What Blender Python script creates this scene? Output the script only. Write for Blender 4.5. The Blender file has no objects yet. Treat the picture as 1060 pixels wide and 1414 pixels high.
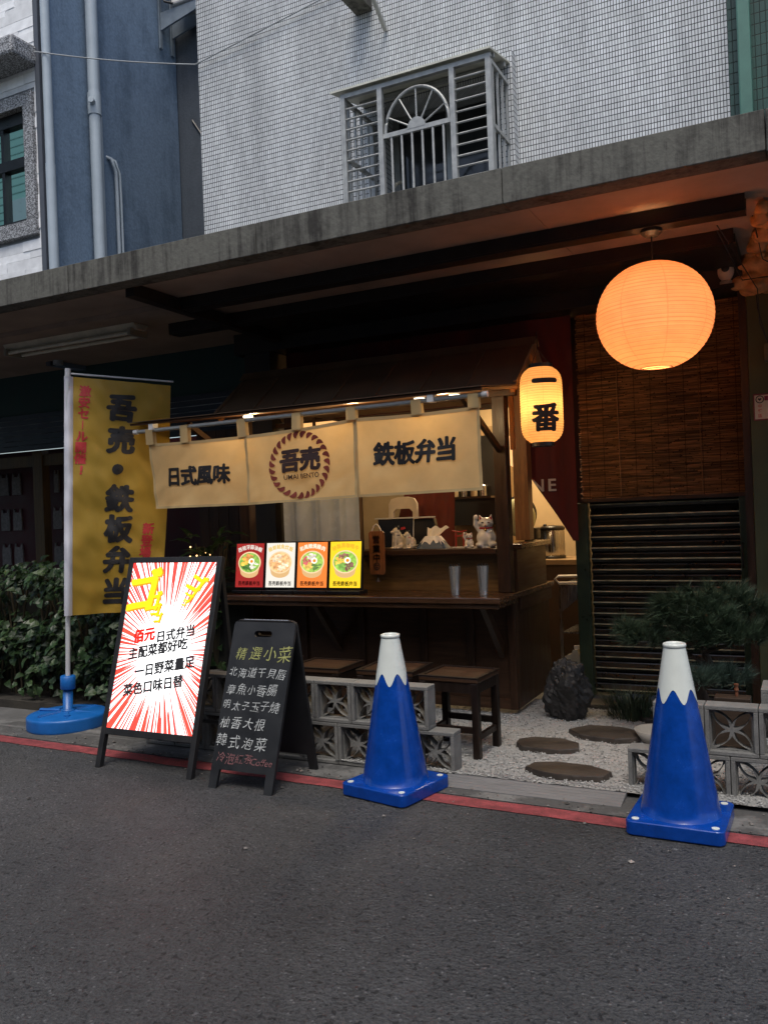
import bpy, bmesh, math, random
from mathutils import Vector, Matrix, noise as mnoise
R = math.radians
rnd = random.Random(7)
S = bpy.context.scene
COL = S.collection

# ------------------------------------------------------------------ camera, world, sun, exposure
cam = bpy.data.cameras.new('camera'); camo = bpy.data.objects.new('camera', cam); COL.objects.link(camo)
cam.sensor_fit = 'VERTICAL'; cam.sensor_height = 36; cam.lens = 30.04; cam.clip_end = 200; cam.clip_start = 0.05
def cam_matrix(yaw, pitch, roll, loc):
    y, p, r = R(yaw), R(pitch), R(roll)
    fw = Vector((-math.sin(y)*math.cos(p), math.cos(y)*math.cos(p), math.sin(p)))
    rt = Vector((math.cos(y), math.sin(y), 0)); up = rt.cross(fw)
    cr = rt*math.cos(r) - up*math.sin(r); cu = rt*math.sin(r) + up*math.cos(r)
    m = Matrix((cr, cu, -fw)).transposed().to_4x4(); m.translation = loc
    return m
camo.matrix_world = cam_matrix(26.6, 0.0, 2.2, (0, 0, 1.45))
S.camera = camo

SUN_EL, SUN_AZ = 64, 160          # azimuth measured clockwise from +y
W = bpy.data.worlds.new('World'); S.world = W; W.use_nodes = True
nt = W.node_tree; nt.nodes.clear()
sky = nt.nodes.new('ShaderNodeTexSky'); sky.sky_type = 'NISHITA'; sky.sun_disc = False
sky.sun_elevation = R(SUN_EL); sky.sun_rotation = R(SUN_AZ); sky.air_density = 1.0; sky.dust_density = 3.0; sky.ozone_density = .8
bg = nt.nodes.new('ShaderNodeBackground'); bg.inputs['Strength'].default_value = 0.14
wo = nt.nodes.new('ShaderNodeOutputWorld')
nt.links.new(sky.outputs[0], bg.inputs['Color']); nt.links.new(bg.outputs[0], wo.inputs['Surface'])
sl = bpy.data.lights.new('sun', 'SUN'); sl.energy = 1.5; sl.angle = R(25); sl.color = (1, .95, .87)
so = bpy.data.objects.new('sun', sl); COL.objects.link(so)
az, el = R(SUN_AZ), R(SUN_EL)
sdir = Vector((math.sin(az)*math.cos(el), math.cos(az)*math.cos(el), math.sin(el)))
so.rotation_euler = sdir.to_track_quat('Z', 'Y').to_euler(); so.location = (-3, -3, 12)
S.view_settings.view_transform = 'Standard'; S.view_settings.look = 'None'
S.view_settings.exposure = 0.40; S.view_settings.gamma = 1.0
S.cycles.max_bounces = 8; S.cycles.diffuse_bounces = 4; S.cycles.sample_clamp_indirect = 4.0

# ------------------------------------------------------------------ materials
def nodes_of(m):
    m.use_nodes = True; nt = m.node_tree; nt.nodes.clear(); return nt
def N(nt, typ, **kw):
    n = nt.nodes.new(typ)
    for k, v in kw.items():
        if k in ('inp',):
            for a, b in v.items(): n.inputs[a].default_value = b
        else: setattr(n, k, v)
    return n
def c4(c): return (c[0], c[1], c[2], 1)
def mul(c, k): return tuple(min(1, x*k) for x in c)
def srgb(r, g, b):
    f = lambda v: (v/255/12.92 if v/255 <= .04045 else ((v/255+.055)/1.055)**2.4)
    return (f(r), f(g), f(b))
def mat(name, col, rough=.6, metal=0, var=.15, scale=6, bump=0, bscale=60, stretch=(1, 1, 1), col2=None, emis=None, estr=0,
        coat=0, island=0, fine=0, spec=.5, trans=0, rvar=.1):
    m = bpy.data.materials.new(name); nt = nodes_of(m); L = nt.links.new
    out = N(nt, 'ShaderNodeOutputMaterial'); b = N(nt, 'ShaderNodeBsdfPrincipled')
    tc = N(nt, 'ShaderNodeTexCoord'); mp = N(nt, 'ShaderNodeMapping'); mp.inputs['Scale'].default_value = stretch
    L(tc.outputs['Object'], mp.inputs[0])
    nz = N(nt, 'ShaderNodeTexNoise', inp={'Scale': scale, 'Detail': 6, 'Roughness': .6}); L(mp.outputs[0], nz.inputs['Vector'])
    rp = N(nt, 'ShaderNodeValToRGB'); rp.color_ramp.elements[0].position = .3; rp.color_ramp.elements[1].position = .7
    rp.color_ramp.elements[0].color = c4(mul(col, 1-var)); rp.color_ramp.elements[1].color = c4(col2 or mul(col, 1+var))
    L(nz.outputs[0], rp.inputs[0]); cur = rp.outputs[0]
    if fine:
        nf = N(nt, 'ShaderNodeTexNoise', inp={'Scale': bscale*1.5, 'Detail': 3}); L(mp.outputs[0], nf.inputs['Vector'])
        mr = N(nt, 'ShaderNodeMapRange', inp={1: .3, 2: .7, 3: 1-fine, 4: 1+fine}); L(nf.outputs[0], mr.inputs[0])
        mx = N(nt, 'ShaderNodeVectorMath', operation='SCALE'); L(cur, mx.inputs[0]); L(mr.outputs[0], mx.inputs['Scale']); cur = mx.outputs[0]
    if island:
        ge = N(nt, 'ShaderNodeNewGeometry'); mr = N(nt, 'ShaderNodeMapRange', inp={3: 1-island, 4: 1+island}); L(ge.outputs['Random Per Island'], mr.inputs[0])
        mx = N(nt, 'ShaderNodeVectorMath', operation='SCALE'); L(cur, mx.inputs[0]); L(mr.outputs[0], mx.inputs['Scale']); cur = mx.outputs[0]
    L(cur, b.inputs['Base Color'])
    mr = N(nt, 'ShaderNodeMapRange', inp={1: .3, 2: .7, 3: max(.02, rough-rvar), 4: min(1, rough+rvar)}); L(nz.outputs[0], mr.inputs[0]); L(mr.outputs[0], b.inputs['Roughness'])
    b.inputs['Metallic'].default_value = metal; b.inputs['Specular IOR Level'].default_value = spec
    b.inputs['Coat Weight'].default_value = coat; b.inputs['Coat Roughness'].default_value = .08
    if emis: b.inputs['Emission Color'].default_value = c4(emis); b.inputs['Emission Strength'].default_value = estr
    if bump:
        nb = N(nt, 'ShaderNodeTexNoise', inp={'Scale': bscale, 'Detail': 5}); L(mp.outputs[0], nb.inputs['Vector'])
        bp = N(nt, 'ShaderNodeBump', inp={'Strength': bump, 'Distance': .01}); L(nb.outputs[0], bp.inputs['Height']); L(bp.outputs[0], b.inputs['Normal'])
    sh = b.outputs[0]
    if trans:
        tr = N(nt, 'ShaderNodeBsdfTranslucent'); L(cur, tr.inputs[0]); ms = N(nt, 'ShaderNodeMixShader', inp={0: trans}); L(sh, ms.inputs[1]); L(tr.outputs[0], ms.inputs[2]); sh = ms.outputs[0]
    L(sh, out.inputs[0])
    return m
def wood(name, col, rough=.45, grain='x', var=.35, coat=0):
    st = {'x': (1.2, 14, 14), 'y': (14, 1.2, 14), 'z': (14, 14, 1.2)}[grain]
    return mat(name, col, rough, var=var, scale=3.2, stretch=st, bump=.12, bscale=9, fine=.15, coat=coat, spec=.35)
def emit(name, col, strength, var=0, base=(.02, .02, .02)):
    m = bpy.data.materials.new(name); nt = nodes_of(m); L = nt.links.new
    out = N(nt, 'ShaderNodeOutputMaterial'); b = N(nt, 'ShaderNodeBsdfPrincipled', inp={'Base Color': c4(base), 'Roughness': .25, 'Emission Strength': strength, 'Emission Color': c4(col)})
    if var:
        tc = N(nt, 'ShaderNodeTexCoord'); nz = N(nt, 'ShaderNodeTexNoise', inp={'Scale': 40, 'Detail': 3}); L(tc.outputs['Object'], nz.inputs[0])
        mr = N(nt, 'ShaderNodeMapRange', inp={1: .3, 2: .7, 3: strength*(1-var), 4: strength*(1+var)}); L(nz.outputs[0], mr.inputs[0]); L(mr.outputs[0], b.inputs['Emission Strength'])
    L(b.outputs[0], out.inputs[0]); return m

def mosaic(name, col, mortar, pw, ph, msize, stain=.25, axis='x'):
    m = bpy.data.materials.new(name); nt = nodes_of(m); L = nt.links.new
    out = N(nt, 'ShaderNodeOutputMaterial'); b = N(nt, 'ShaderNodeBsdfPrincipled')
    tc = N(nt, 'ShaderNodeTexCoord'); sx = N(nt, 'ShaderNodeSeparateXYZ'); L(tc.outputs['Object'], sx.inputs[0])
    def grid(src, pitch, ms):
        d = N(nt, 'ShaderNodeMath', operation='DIVIDE', inp={1: pitch}); L(src, d.inputs[0])
        f = N(nt, 'ShaderNodeMath', operation='FRACT'); L(d.outputs[0], f.inputs[0])
        fl = N(nt, 'ShaderNodeMath', operation='FLOOR'); L(d.outputs[0], fl.inputs[0])
        g = N(nt, 'ShaderNodeMath', operation='GREATER_THAN', inp={1: ms/pitch}); L(f.outputs[0], g.inputs[0])
        return g.outputs[0], fl.outputs[0]
    su = N(nt, 'ShaderNodeMath', operation='ADD'); L(sx.outputs[0], su.inputs[0]); L(sx.outputs[1], su.inputs[1])
    gx, fx = grid(su.outputs[0], pw, msize*.8); gz, fz = grid(sx.outputs[2], ph, msize)
    tile = N(nt, 'ShaderNodeMath', operation='MULTIPLY'); L(gx, tile.inputs[0]); L(gz, tile.inputs[1])
    cv = N(nt, 'ShaderNodeCombineXYZ'); L(fx, cv.inputs[0]); L(fz, cv.inputs[1])
    wn = N(nt, 'ShaderNodeTexWhiteNoise', noise_dimensions='3D'); L(cv.outputs[0], wn.inputs[0])
    mr = N(nt, 'ShaderNodeMapRange', inp={3: .86, 4: 1.08}); L(wn.outputs[0], mr.inputs[0])
    mp = N(nt, 'ShaderNodeMapping'); mp.inputs['Scale'].default_value = (1, 1, .22); L(tc.outputs['Object'], mp.inputs[0])
    nz = N(nt, 'ShaderNodeTexNoise', inp={'Scale': 2.6, 'Detail': 6, 'Roughness': .65}); L(mp.outputs[0], nz.inputs['Vector'])
    ms2 = N(nt, 'ShaderNodeMapRange', inp={1: .35, 2: .62, 3: 1-stain, 4: 1.0}); L(nz.outputs[0], ms2.inputs[0])
    mm = N(nt, 'ShaderNodeMath', operation='MULTIPLY'); L(mr.outputs[0], mm.inputs[0]); L(ms2.outputs[0], mm.inputs[1])
    mx = N(nt, 'ShaderNodeMix', data_type='RGBA'); L(tile.outputs[0], mx.inputs[0]); mx.inputs[6].default_value = c4(mortar); mx.inputs[7].default_value = c4(col)
    sc = N(nt, 'ShaderNodeVectorMath', operation='SCALE'); L(mx.outputs[2], sc.inputs[0]); L(mm.outputs[0], sc.inputs['Scale'])
    L(sc.outputs[0], b.inputs['Base Color'])
    rr = N(nt, 'ShaderNodeMapRange', inp={3: .85, 4: .35}); L(tile.outputs[0], rr.inputs[0]); L(rr.outputs[0], b.inputs['Roughness'])
    bp = N(nt, 'ShaderNodeBump', inp={'Strength': .35, 'Distance': .002}); L(tile.outputs[0], bp.inputs['Height']); L(bp.outputs[0], b.inputs['Normal'])
    L(b.outputs[0], out.inputs[0]); return m

def streaked(name, col, dark, rough=.85, zscale=.6, amount=.8, xs=26):
    # weathered concrete or paint with vertical runs and mould patches
    m = bpy.data.materials.new(name); nt = nodes_of(m); L = nt.links.new
    out = N(nt, 'ShaderNodeOutputMaterial'); b = N(nt, 'ShaderNodeBsdfPrincipled', inp={'Roughness': rough})
    tc = N(nt, 'ShaderNodeTexCoord')
    mp = N(nt, 'ShaderNodeMapping'); mp.inputs['Scale'].default_value = (xs, xs, zscale); L(tc.outputs['Object'], mp.inputs[0])
    n1 = N(nt, 'ShaderNodeTexNoise', inp={'Scale': 1, 'Detail': 5, 'Roughness': .7}); L(mp.outputs[0], n1.inputs['Vector'])
    n2 = N(nt, 'ShaderNodeTexNoise', inp={'Scale': 3.0, 'Detail': 7, 'Roughness': .7}); L(tc.outputs['Object'], n2.inputs['Vector'])
    n3 = N(nt, 'ShaderNodeTexNoise', inp={'Scale': 45, 'Detail': 4}); L(tc.outputs['Object'], n3.inputs['Vector'])
    a = N(nt, 'ShaderNodeMath', operation='MULTIPLY'); L(n1.outputs[0], a.inputs[0]); L(n2.outputs[0], a.inputs[1])
    r1 = N(nt, 'ShaderNodeMapRange', inp={1: .22, 2: .36, 3: 0, 4: amount}); L(a.outputs[0], r1.inputs[0])
    mx = N(nt, 'ShaderNodeMix', data_type='RGBA'); L(r1.outputs[0], mx.inputs[0]); mx.inputs[6].default_value = c4(col); mx.inputs[7].default_value = c4(dark)
    r2 = N(nt, 'ShaderNodeMapRange', inp={1: .3, 2: .7, 3: .86, 4: 1.12}); L(n3.outputs[0], r2.inputs[0])
    sc = N(nt, 'ShaderNodeVectorMath', operation='SCALE'); L(mx.outputs[2], sc.inputs[0]); L(r2.outputs[0], sc.inputs['Scale']); L(sc.outputs[0], b.inputs['Base Color'])
    bp = N(nt, 'ShaderNodeBump', inp={'Strength': .25, 'Distance': .01}); L(n3.outputs[0], bp.inputs['Height']); L(bp.outputs[0], b.inputs['Normal'])
    L(b.outputs[0], out.inputs[0]); return m

def granite():
    m = bpy.data.materials.new('speckled_granite'); nt = nodes_of(m); L = nt.links.new
    out = N(nt, 'ShaderNodeOutputMaterial'); b = N(nt, 'ShaderNodeBsdfPrincipled', inp={'Roughness': .5}); tc = N(nt, 'ShaderNodeTexCoord')
    vo = N(nt, 'ShaderNodeTexVoronoi', inp={'Scale': 120}); L(tc.outputs['Object'], vo.inputs['Vector'])
    sp = N(nt, 'ShaderNodeSeparateColor'); L(vo.outputs['Color'], sp.inputs[0])
    r = N(nt, 'ShaderNodeValToRGB'); r.color_ramp.interpolation = 'CONSTANT'; e = r.color_ramp.elements; e[0].color = (.06, .06, .063, 1); e[1].position = .3; e[1].color = (.17, .17, .175, 1)
    q = e.new(.6); q.color = (.36, .37, .38, 1); q = e.new(.9); q.color = (.45, .46, .48, 1)
    L(sp.outputs[0], r.inputs[0]); L(r.outputs[0], b.inputs['Base Color']); L(b.outputs[0], out.inputs[0]); return m

def asphalt(name):
    m = bpy.data.materials.new(name); nt = nodes_of(m); L = nt.links.new
    out = N(nt, 'ShaderNodeOutputMaterial'); b = N(nt, 'ShaderNodeBsdfPrincipled')
    tc = N(nt, 'ShaderNodeTexCoord'); V = tc.outputs['Object']
    big = N(nt, 'ShaderNodeTexNoise', inp={'Scale': .55, 'Detail': 5, 'Roughness': .6}); L(V, big.inputs['Vector'])
    mid = N(nt, 'ShaderNodeTexNoise', inp={'Scale': 9, 'Detail': 6, 'Roughness': .7}); L(V, mid.inputs['Vector'])
    fin = N(nt, 'ShaderNodeTexNoise', inp={'Scale': 75, 'Detail': 4, 'Roughness': .7}); L(V, fin.inputs['Vector'])
    vo = N(nt, 'ShaderNodeTexVoronoi', inp={'Scale': 70}); L(V, vo.inputs['Vector'])
    vo2 = N(nt, 'ShaderNodeTexVoronoi', inp={'Scale': 9}); L(V, vo2.inputs['Vector'])
    r = N(nt, 'ShaderNodeValToRGB'); e = r.color_ramp.elements; e[0].position = .33; e[1].position = .68
    e[0].color = (.054, .0545, .0555, 1); e[1].color = (.098, .0985, .100, 1); L(big.outputs[0], r.inputs[0])
    m1 = N(nt, 'ShaderNodeMapRange', inp={1: .3, 2: .7, 3: .78, 4: 1.18}); L(mid.outputs[0], m1.inputs[0])
    m2 = N(nt, 'ShaderNodeMapRange', inp={1: .3, 2: .7, 3: .55, 4: 1.45}); L(fin.outputs[0], m2.inputs[0])
    a = N(nt, 'ShaderNodeMath', operation='MULTIPLY'); L(m1.outputs[0], a.inputs[0]); L(m2.outputs[0], a.inputs[1])
    # pale stones showing in the worn binder
    ws = N(nt, 'ShaderNodeSeparateColor'); L(vo.outputs['Color'], ws.inputs[0])
    g = N(nt, 'ShaderNodeMath', operation='GREATER_THAN', inp={1: .93}); L(ws.outputs[0], g.inputs[0])
    d = N(nt, 'ShaderNodeMath', operation='LESS_THAN', inp={1: .36}); L(vo.outputs['Distance'], d.inputs[0])
    gd = N(nt, 'ShaderNodeMath', operation='MULTIPLY'); L(g.outputs[0], gd.inputs[0]); L(d.outputs[0], gd.inputs[1])
    pb = N(nt, 'ShaderNodeMath', operation='MULTIPLY', inp={1: 1.3}); L(gd.outputs[0], pb.inputs[0])
    # a few chewing gum or paint spots
    w2 = N(nt, 'ShaderNodeSeparateColor'); L(vo2.outputs['Color'], w2.inputs[0])
    g2 = N(nt, 'ShaderNodeMath', operation='GREATER_THAN', inp={1: .975}); L(w2.outputs[0], g2.inputs[0])
    d2 = N(nt, 'ShaderNodeMath', operation='LESS_THAN', inp={1: .09}); L(vo2.outputs['Distance'], d2.inputs[0])
    gd2 = N(nt, 'ShaderNodeMath', operation='MULTIPLY'); L(g2.outputs[0], gd2.inputs[0]); L(d2.outputs[0], gd2.inputs[1])
    p2 = N(nt, 'ShaderNodeMath', operation='MULTIPLY', inp={1: 2.2}); L(gd2.outputs[0], p2.inputs[0])
    s = N(nt, 'ShaderNodeMath', operation='ADD'); L(a.outputs[0], s.inputs[0]); L(pb.outputs[0], s.inputs[1])
    s2 = N(nt, 'ShaderNodeMath', operation='ADD'); L(s.outputs[0], s2.inputs[0]); L(p2.outputs[0], s2.inputs[1])
    sc = N(nt, 'ShaderNodeVectorMath', operation='SCALE'); L(r.outputs[0], sc.inputs[0]); L(s2.outputs[0], sc.inputs['Scale']); L(sc.outputs[0], b.inputs['Base Color'])
    rr = N(nt, 'ShaderNodeMapRange', inp={1: .35, 2: .65, 3: .42, 4: .72}); L(big.outputs[0], rr.inputs[0]); L(rr.outputs[0], b.inputs['Roughness'])
    vb = N(nt, 'ShaderNodeMath', operation='MULTIPLY', inp={1: .6}); L(vo.outputs['Distance'], vb.inputs[0])
    hs = N(nt, 'ShaderNodeMath', operation='SUBTRACT'); L(fin.outputs[0], hs.inputs[0]); L(vb.outputs[0], hs.inputs[1])
    hm = N(nt, 'ShaderNodeMath', operation='MULTIPLY_ADD', inp={1: 1.2}); L(mid.outputs[0], hm.inputs[0]); L(hs.outputs[0], hm.inputs[2])
    pit = N(nt, 'ShaderNodeTexNoise', inp={'Scale': 42, 'Detail': 2.5, 'Roughness': .55}); L(V, pit.inputs['Vector'])
    pr = N(nt, 'ShaderNodeMapRange', inp={1: .33, 2: .40, 3: .35, 4: 1.0}); L(pit.outputs[0], pr.inputs[0])
    sc2 = N(nt, 'ShaderNodeVectorMath', operation='SCALE'); L(sc.outputs[0], sc2.inputs[0]); L(pr.outputs[0], sc2.inputs['Scale']); L(sc2.outputs[0], b.inputs['Base Color'])
    hp = N(nt, 'ShaderNodeMath', operation='MULTIPLY_ADD', inp={1: .8}); L(pr.outputs[0], hp.inputs[0]); L(hm.outputs[0], hp.inputs[2]); hm = hp
    bp = N(nt, 'ShaderNodeBump', inp={'Strength': 1.0, 'Distance': .03}); L(hm.outputs[0], bp.inputs['Height']); L(bp.outputs[0], b.inputs['Normal'])
    L(b.outputs[0], out.inputs[0]); return m

def burst_screen(name, cx, cz):
    # backlit print: red rays round a white centre, local x / local y of the screen
    m = bpy.data.materials.new(name); nt = nodes_of(m); L = nt.links.new
    out = N(nt, 'ShaderNodeOutputMaterial')
    b = N(nt, 'ShaderNodeBsdfPrincipled', inp={'Base Color': (.05, .05, .05, 1), 'Roughness': .3})
    tc = N(nt, 'ShaderNodeTexCoord'); sx = N(nt, 'ShaderNodeSeparateXYZ'); L(tc.outputs['UV'], sx.inputs[0])
    def M(op, a, bb=None):
        n = N(nt, 'ShaderNodeMath', operation=op)
        for i, v in enumerate((a, bb)):
            if v is None: continue
            if isinstance(v, (int, float)): n.inputs[i].default_value = v
            else: L(v, n.inputs[i])
        return n.outputs[0]
    x = M('SUBTRACT', sx.outputs[0], cx); y = M('SUBTRACT', sx.outputs[1], cz)
    ang = M('ARCTAN2', y, x); x2 = M('MULTIPLY', M('MULTIPLY', x, 1.25), M('MULTIPLY', x, 1.25)); r = M('SQRT', M('ADD', x2, M('MULTIPLY', y, M('MULTIPLY', y, .75))))
    def n1(scale, seed, det=1.5):
        n = N(nt, 'ShaderNodeTexNoise', noise_dimensions='2D', inp={'Scale': scale, 'Detail': det, 'Roughness': .6})
        cv = N(nt, 'ShaderNodeCombineXYZ', inp={1: seed}); L(ang, cv.inputs[0]); L(cv.outputs[0], n.inputs['Vector']); return n.outputs[0]
    start = M('ADD', M('MULTIPLY', n1(26, 5.0), .34), .06)
    grow = M('MULTIPLY', M('SUBTRACT', r, start), .55)
    w = M('MINIMUM', grow, .075)
    red = M('GREATER_THAN', M('ADD', n1(27, 1.3, 2.0), w), .545)
    red = M('MULTIPLY', red, M('GREATER_THAN', r, start))
    cr = N(nt, 'ShaderNodeMix', data_type='RGBA'); L(n1(3, 9.0), cr.inputs[0]); cr.inputs[6].default_value = (.62, .008, .02, 1); cr.inputs[7].default_value = (.85, .06, .015, 1)
    nb = N(nt, 'ShaderNodeTexNoise', inp={'Scale': 7, 'Detail': 2}); L(tc.outputs['UV'], nb.inputs['Vector'])
    bl = N(nt, 'ShaderNodeMapRange', inp={1: .62, 2: .72}); L(nb.outputs[0], bl.inputs[0])
    wh = N(nt, 'ShaderNodeMix', data_type='RGBA'); L(bl.outputs[0], wh.inputs[0]); wh.inputs[6].default_value = (1, 1, 1, 1); wh.inputs[7].default_value = (.45, .68, .85, 1)
    mx = N(nt, 'ShaderNodeMix', data_type='RGBA'); L(red, mx.inputs[0]); L(wh.outputs[2], mx.inputs[6]); L(cr.outputs[2], mx.inputs[7])
    L(mx.outputs[2], b.inputs['Emission Color']); b.inputs['Emission Strength'].default_value = 1.75
    L(b.outputs[0], out.inputs[0]); return m

# ------------------------------------------------------------------ geometry helpers
class MB:
    def __init__(s, off=(0, 0, 0), M=None):
        s.bm = bmesh.new(); s.off = Vector(off); s.M = M or Matrix(); s.mi = 0
    def _v(s, p): return s.bm.verts.new(s.M @ (Vector(p) - s.off))
    def face(s, vs):
        f = s.bm.faces.new(vs); f.material_index = s.mi; return f
    def poly(s, pts): return s.face([s._v(p) for p in pts])
    def box(s, x0, x1, y0, y1, z0, z1):
        v = [s._v(p) for p in ((x0,y0,z0),(x1,y0,z0),(x1,y1,z0),(x0,y1,z0),(x0,y0,z1),(x1,y0,z1),(x1,y1,z1),(x0,y1,z1))]
        for q in ((0,3,2,1),(4,5,6,7),(0,1,5,4),(1,2,6,5),(2,3,7,6),(3,0,4,7)): s.face([v[i] for i in q])
        return s
    def bar(s, p0, p1, w, d, up=(0, 0, 1)):
        # box section bar from p0 to p1
        p0, p1 = Vector(p0), Vector(p1); a = (p1-p0).normalized(); u = Vector(up)
        if abs(a.dot(u)) > .98: u = Vector((0, 1, 0))
        sd = a.cross(u).normalized(); u = sd.cross(a).normalized()
        v = [s._v(p + sd*w*i/2 + u*d*j/2) for p in (p0, p1) for i, j in ((-1,-1),(1,-1),(1,1),(-1,1))]
        for q in ((3,2,1,0),(4,5,6,7),(0,1,5,4),(1,2,6,5),(2,3,7,6),(3,0,4,7)): s.face([v[i] for i in q])
        return s
    def tube(s, pts, r, seg=8, r1=None, cap=True):
        pts = [Vector(p) for p in pts]; n = len(pts); rings = []
        up = Vector((0, 0, 1))
        for i, p in enumerate(pts):
            a = (pts[min(i+1, n-1)] - pts[max(i-1, 0)]).normalized()
            u = up if abs(a.dot(up)) < .95 else Vector((0, 1, 0))
            sd = a.cross(u).normalized(); uu = sd.cross(a).normalized()
            rr = r if r1 is None else r + (r1-r)*i/(n-1)
            rings.append([s._v(p + (sd*math.cos(t*2*math.pi/seg) + uu*math.sin(t*2*math.pi/seg))*rr) for t in range(seg)])
        for a, b in zip(rings, rings[1:]):
            for t in range(seg): s.face((a[t], a[(t+1) % seg], b[(t+1) % seg], b[t]))
        if cap:
            s.capf(list(reversed(rings[0]))); s.capf(rings[-1])
        return s
    def capf(s, vs):        # caps get vertices of their own so smooth sides stay clean
        return s.face([s.bm.verts.new(v.co) for v in vs])
    def lathe(s, prof, seg=32, c=(0, 0, 0), cap0=False, cap1=False, sx=1, sy=1):
        rings = [[s._v((c[0]+r*sx*math.cos(2*math.pi*t/seg), c[1]+r*sy*math.sin(2*math.pi*t/seg), c[2]+z)) for t in range(seg)] for r, z in prof]
        for a, b in zip(rings, rings[1:]):
            for t in range(seg): s.face((a[t], a[(t+1) % seg], b[(t+1) % seg], b[t]))
        if cap0: s.capf(list(reversed(rings[0])))
        if cap1: s.capf(rings[-1])
        return s
    def prism(s, pts, y0, y1, axes='xz'):
        # polygon in two axes, extruded along the third
        def P(a, b, c):
            return {'xz': (a, c, b), 'xy': (a, b, c), 'yz': (c, a, b)}[axes]
        A = [s._v(P(a, b, y0)) for a, b in pts]; B = [s._v(P(a, b, y1)) for a, b in pts]; n = len(pts)
        s.face(A); s.face(list(reversed(B)))
        for i in range(n): s.face((A[(i+1) % n], A[i], B[i], B[(i+1) % n]))
        return s
    def sphere(s, c, r, seg=12, rings=8, rot=None):
        c = Vector(c); r = Vector(r) if hasattr(r, '__len__') else Vector((r, r, r)); Q = rot or Matrix()
        top = s._v(c + Q @ Vector((0, 0, r.z))); bot = s._v(c + Q @ Vector((0, 0, -r.z))); rr = []
        for i in range(1, rings):
            a = math.pi*i/rings
            rr.append([s._v(c + Q @ Vector((r.x*math.sin(a)*math.cos(2*math.pi*t/seg), r.y*math.sin(a)*math.sin(2*math.pi*t/seg), r.z*math.cos(a)))) for t in range(seg)])
        for t in range(seg):
            s.face((top, rr[0][t], rr[0][(t+1) % seg])); s.face((bot, rr[-1][(t+1) % seg], rr[-1][t]))
        for a, b in zip(rr, rr[1:]):
            for t in range(seg): s.face((a[t], b[t], b[(t+1) % seg], a[(t+1) % seg]))
        return s
    def build(s, name, m, parent=None, bevel=0, smooth=False, norm=True, remesh=0, loc=None, seg=2):
        me = bpy.data.meshes.new(name)
        if norm: bmesh.ops.recalc_face_normals(s.bm, faces=s.bm.faces)
        s.bm.to_mesh(me); s.bm.free()
        for mm in (m if isinstance(m, (list, tuple)) else [m]): me.materials.append(mm)
        return link(name, me, parent, bevel, smooth, remesh, loc, seg)
def link(name, me, parent=None, bevel=0, smooth=False, remesh=0, loc=None, seg=2):
    o = bpy.data.objects.new(name, me); COL.objects.link(o); o.parent = parent
    if loc: o.location = loc
    if smooth:
        for p in me.polygons: p.use_smooth = True
    if bevel:
        b = o.modifiers.new('bevel', 'BEVEL'); b.width = bevel; b.segments = seg; b.limit_method = 'ANGLE'; b.angle_limit = R(40); b.harden_normals = False
    if remesh:
        r = o.modifiers.new('remesh', 'REMESH'); r.mode = 'VOXEL'; r.voxel_size = remesh; r.use_smooth_shade = True
        sm = o.modifiers.new('smooth', 'SMOOTH'); sm.iterations = 4; sm.factor = .5
    return o
def thing(name, label, cat, loc=(0, 0, 0), rotz=0, group=None, rot=None):
    o = bpy.data.objects.new(name, None); COL.objects.link(o); o.empty_display_size = .1
    o.location = loc; o.rotation_euler = rot or (0, 0, rotz); o['label'] = label; o['category'] = cat
    if group: o['group'] = group
    return o
def tag(o, label=None, cat=None, group=None, kind=None):
    for k, v in (('label', label), ('category', cat), ('group', group), ('kind', kind)):
        if v: o[k] = v
    return o
def structure(name, mb, m, label=None, **kw):
    o = mb.build(name, m, None, **kw); o['kind'] = 'structure'
    if label: o['label'] = label
    return o
def copy_tree(o, parent=None):
    c = o.copy(); COL.objects.link(c); c.parent = parent
    for ch in list(o.children): copy_tree(ch, c)
    return c
def lamp(name, loc, power, col, kind='POINT', size=.05, parent=None, rot=None, spot=None):
    l = bpy.data.lights.new(name, kind); l.energy = power; l.color = col
    if kind == 'AREA': l.size = size
    else: l.shadow_soft_size = size
    if spot: l.spot_size = R(spot); l.spot_blend = .7
    o = bpy.data.objects.new(name, l); COL.objects.link(o); o.location = loc; o.parent = parent
    if rot: o.rotation_euler = rot
    return o
def curve_mesh(loops, depth, half=True):
    # filled 2D outline with holes, extruded; returns mesh in xy with thickness along z
    c = bpy.data.curves.new('outline', 'CURVE'); c.dimensions = '2D'; c.fill_mode = 'BOTH'; c.extrude = depth/2
    for lp in loops:
        sp = c.splines.new('POLY'); sp.points.add(len(lp)-1); sp.use_cyclic_u = True
        for p, q in zip(sp.points, lp): p.co = (q[0], q[1], 0, 1)
    o = bpy.data.objects.new('tmp', c); COL.objects.link(o)
    me = bpy.data.meshes.new_from_object(o.evaluated_get(bpy.context.evaluated_depsgraph_get()))
    bpy.data.objects.remove(o); bpy.data.curves.remove(c); return me
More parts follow.
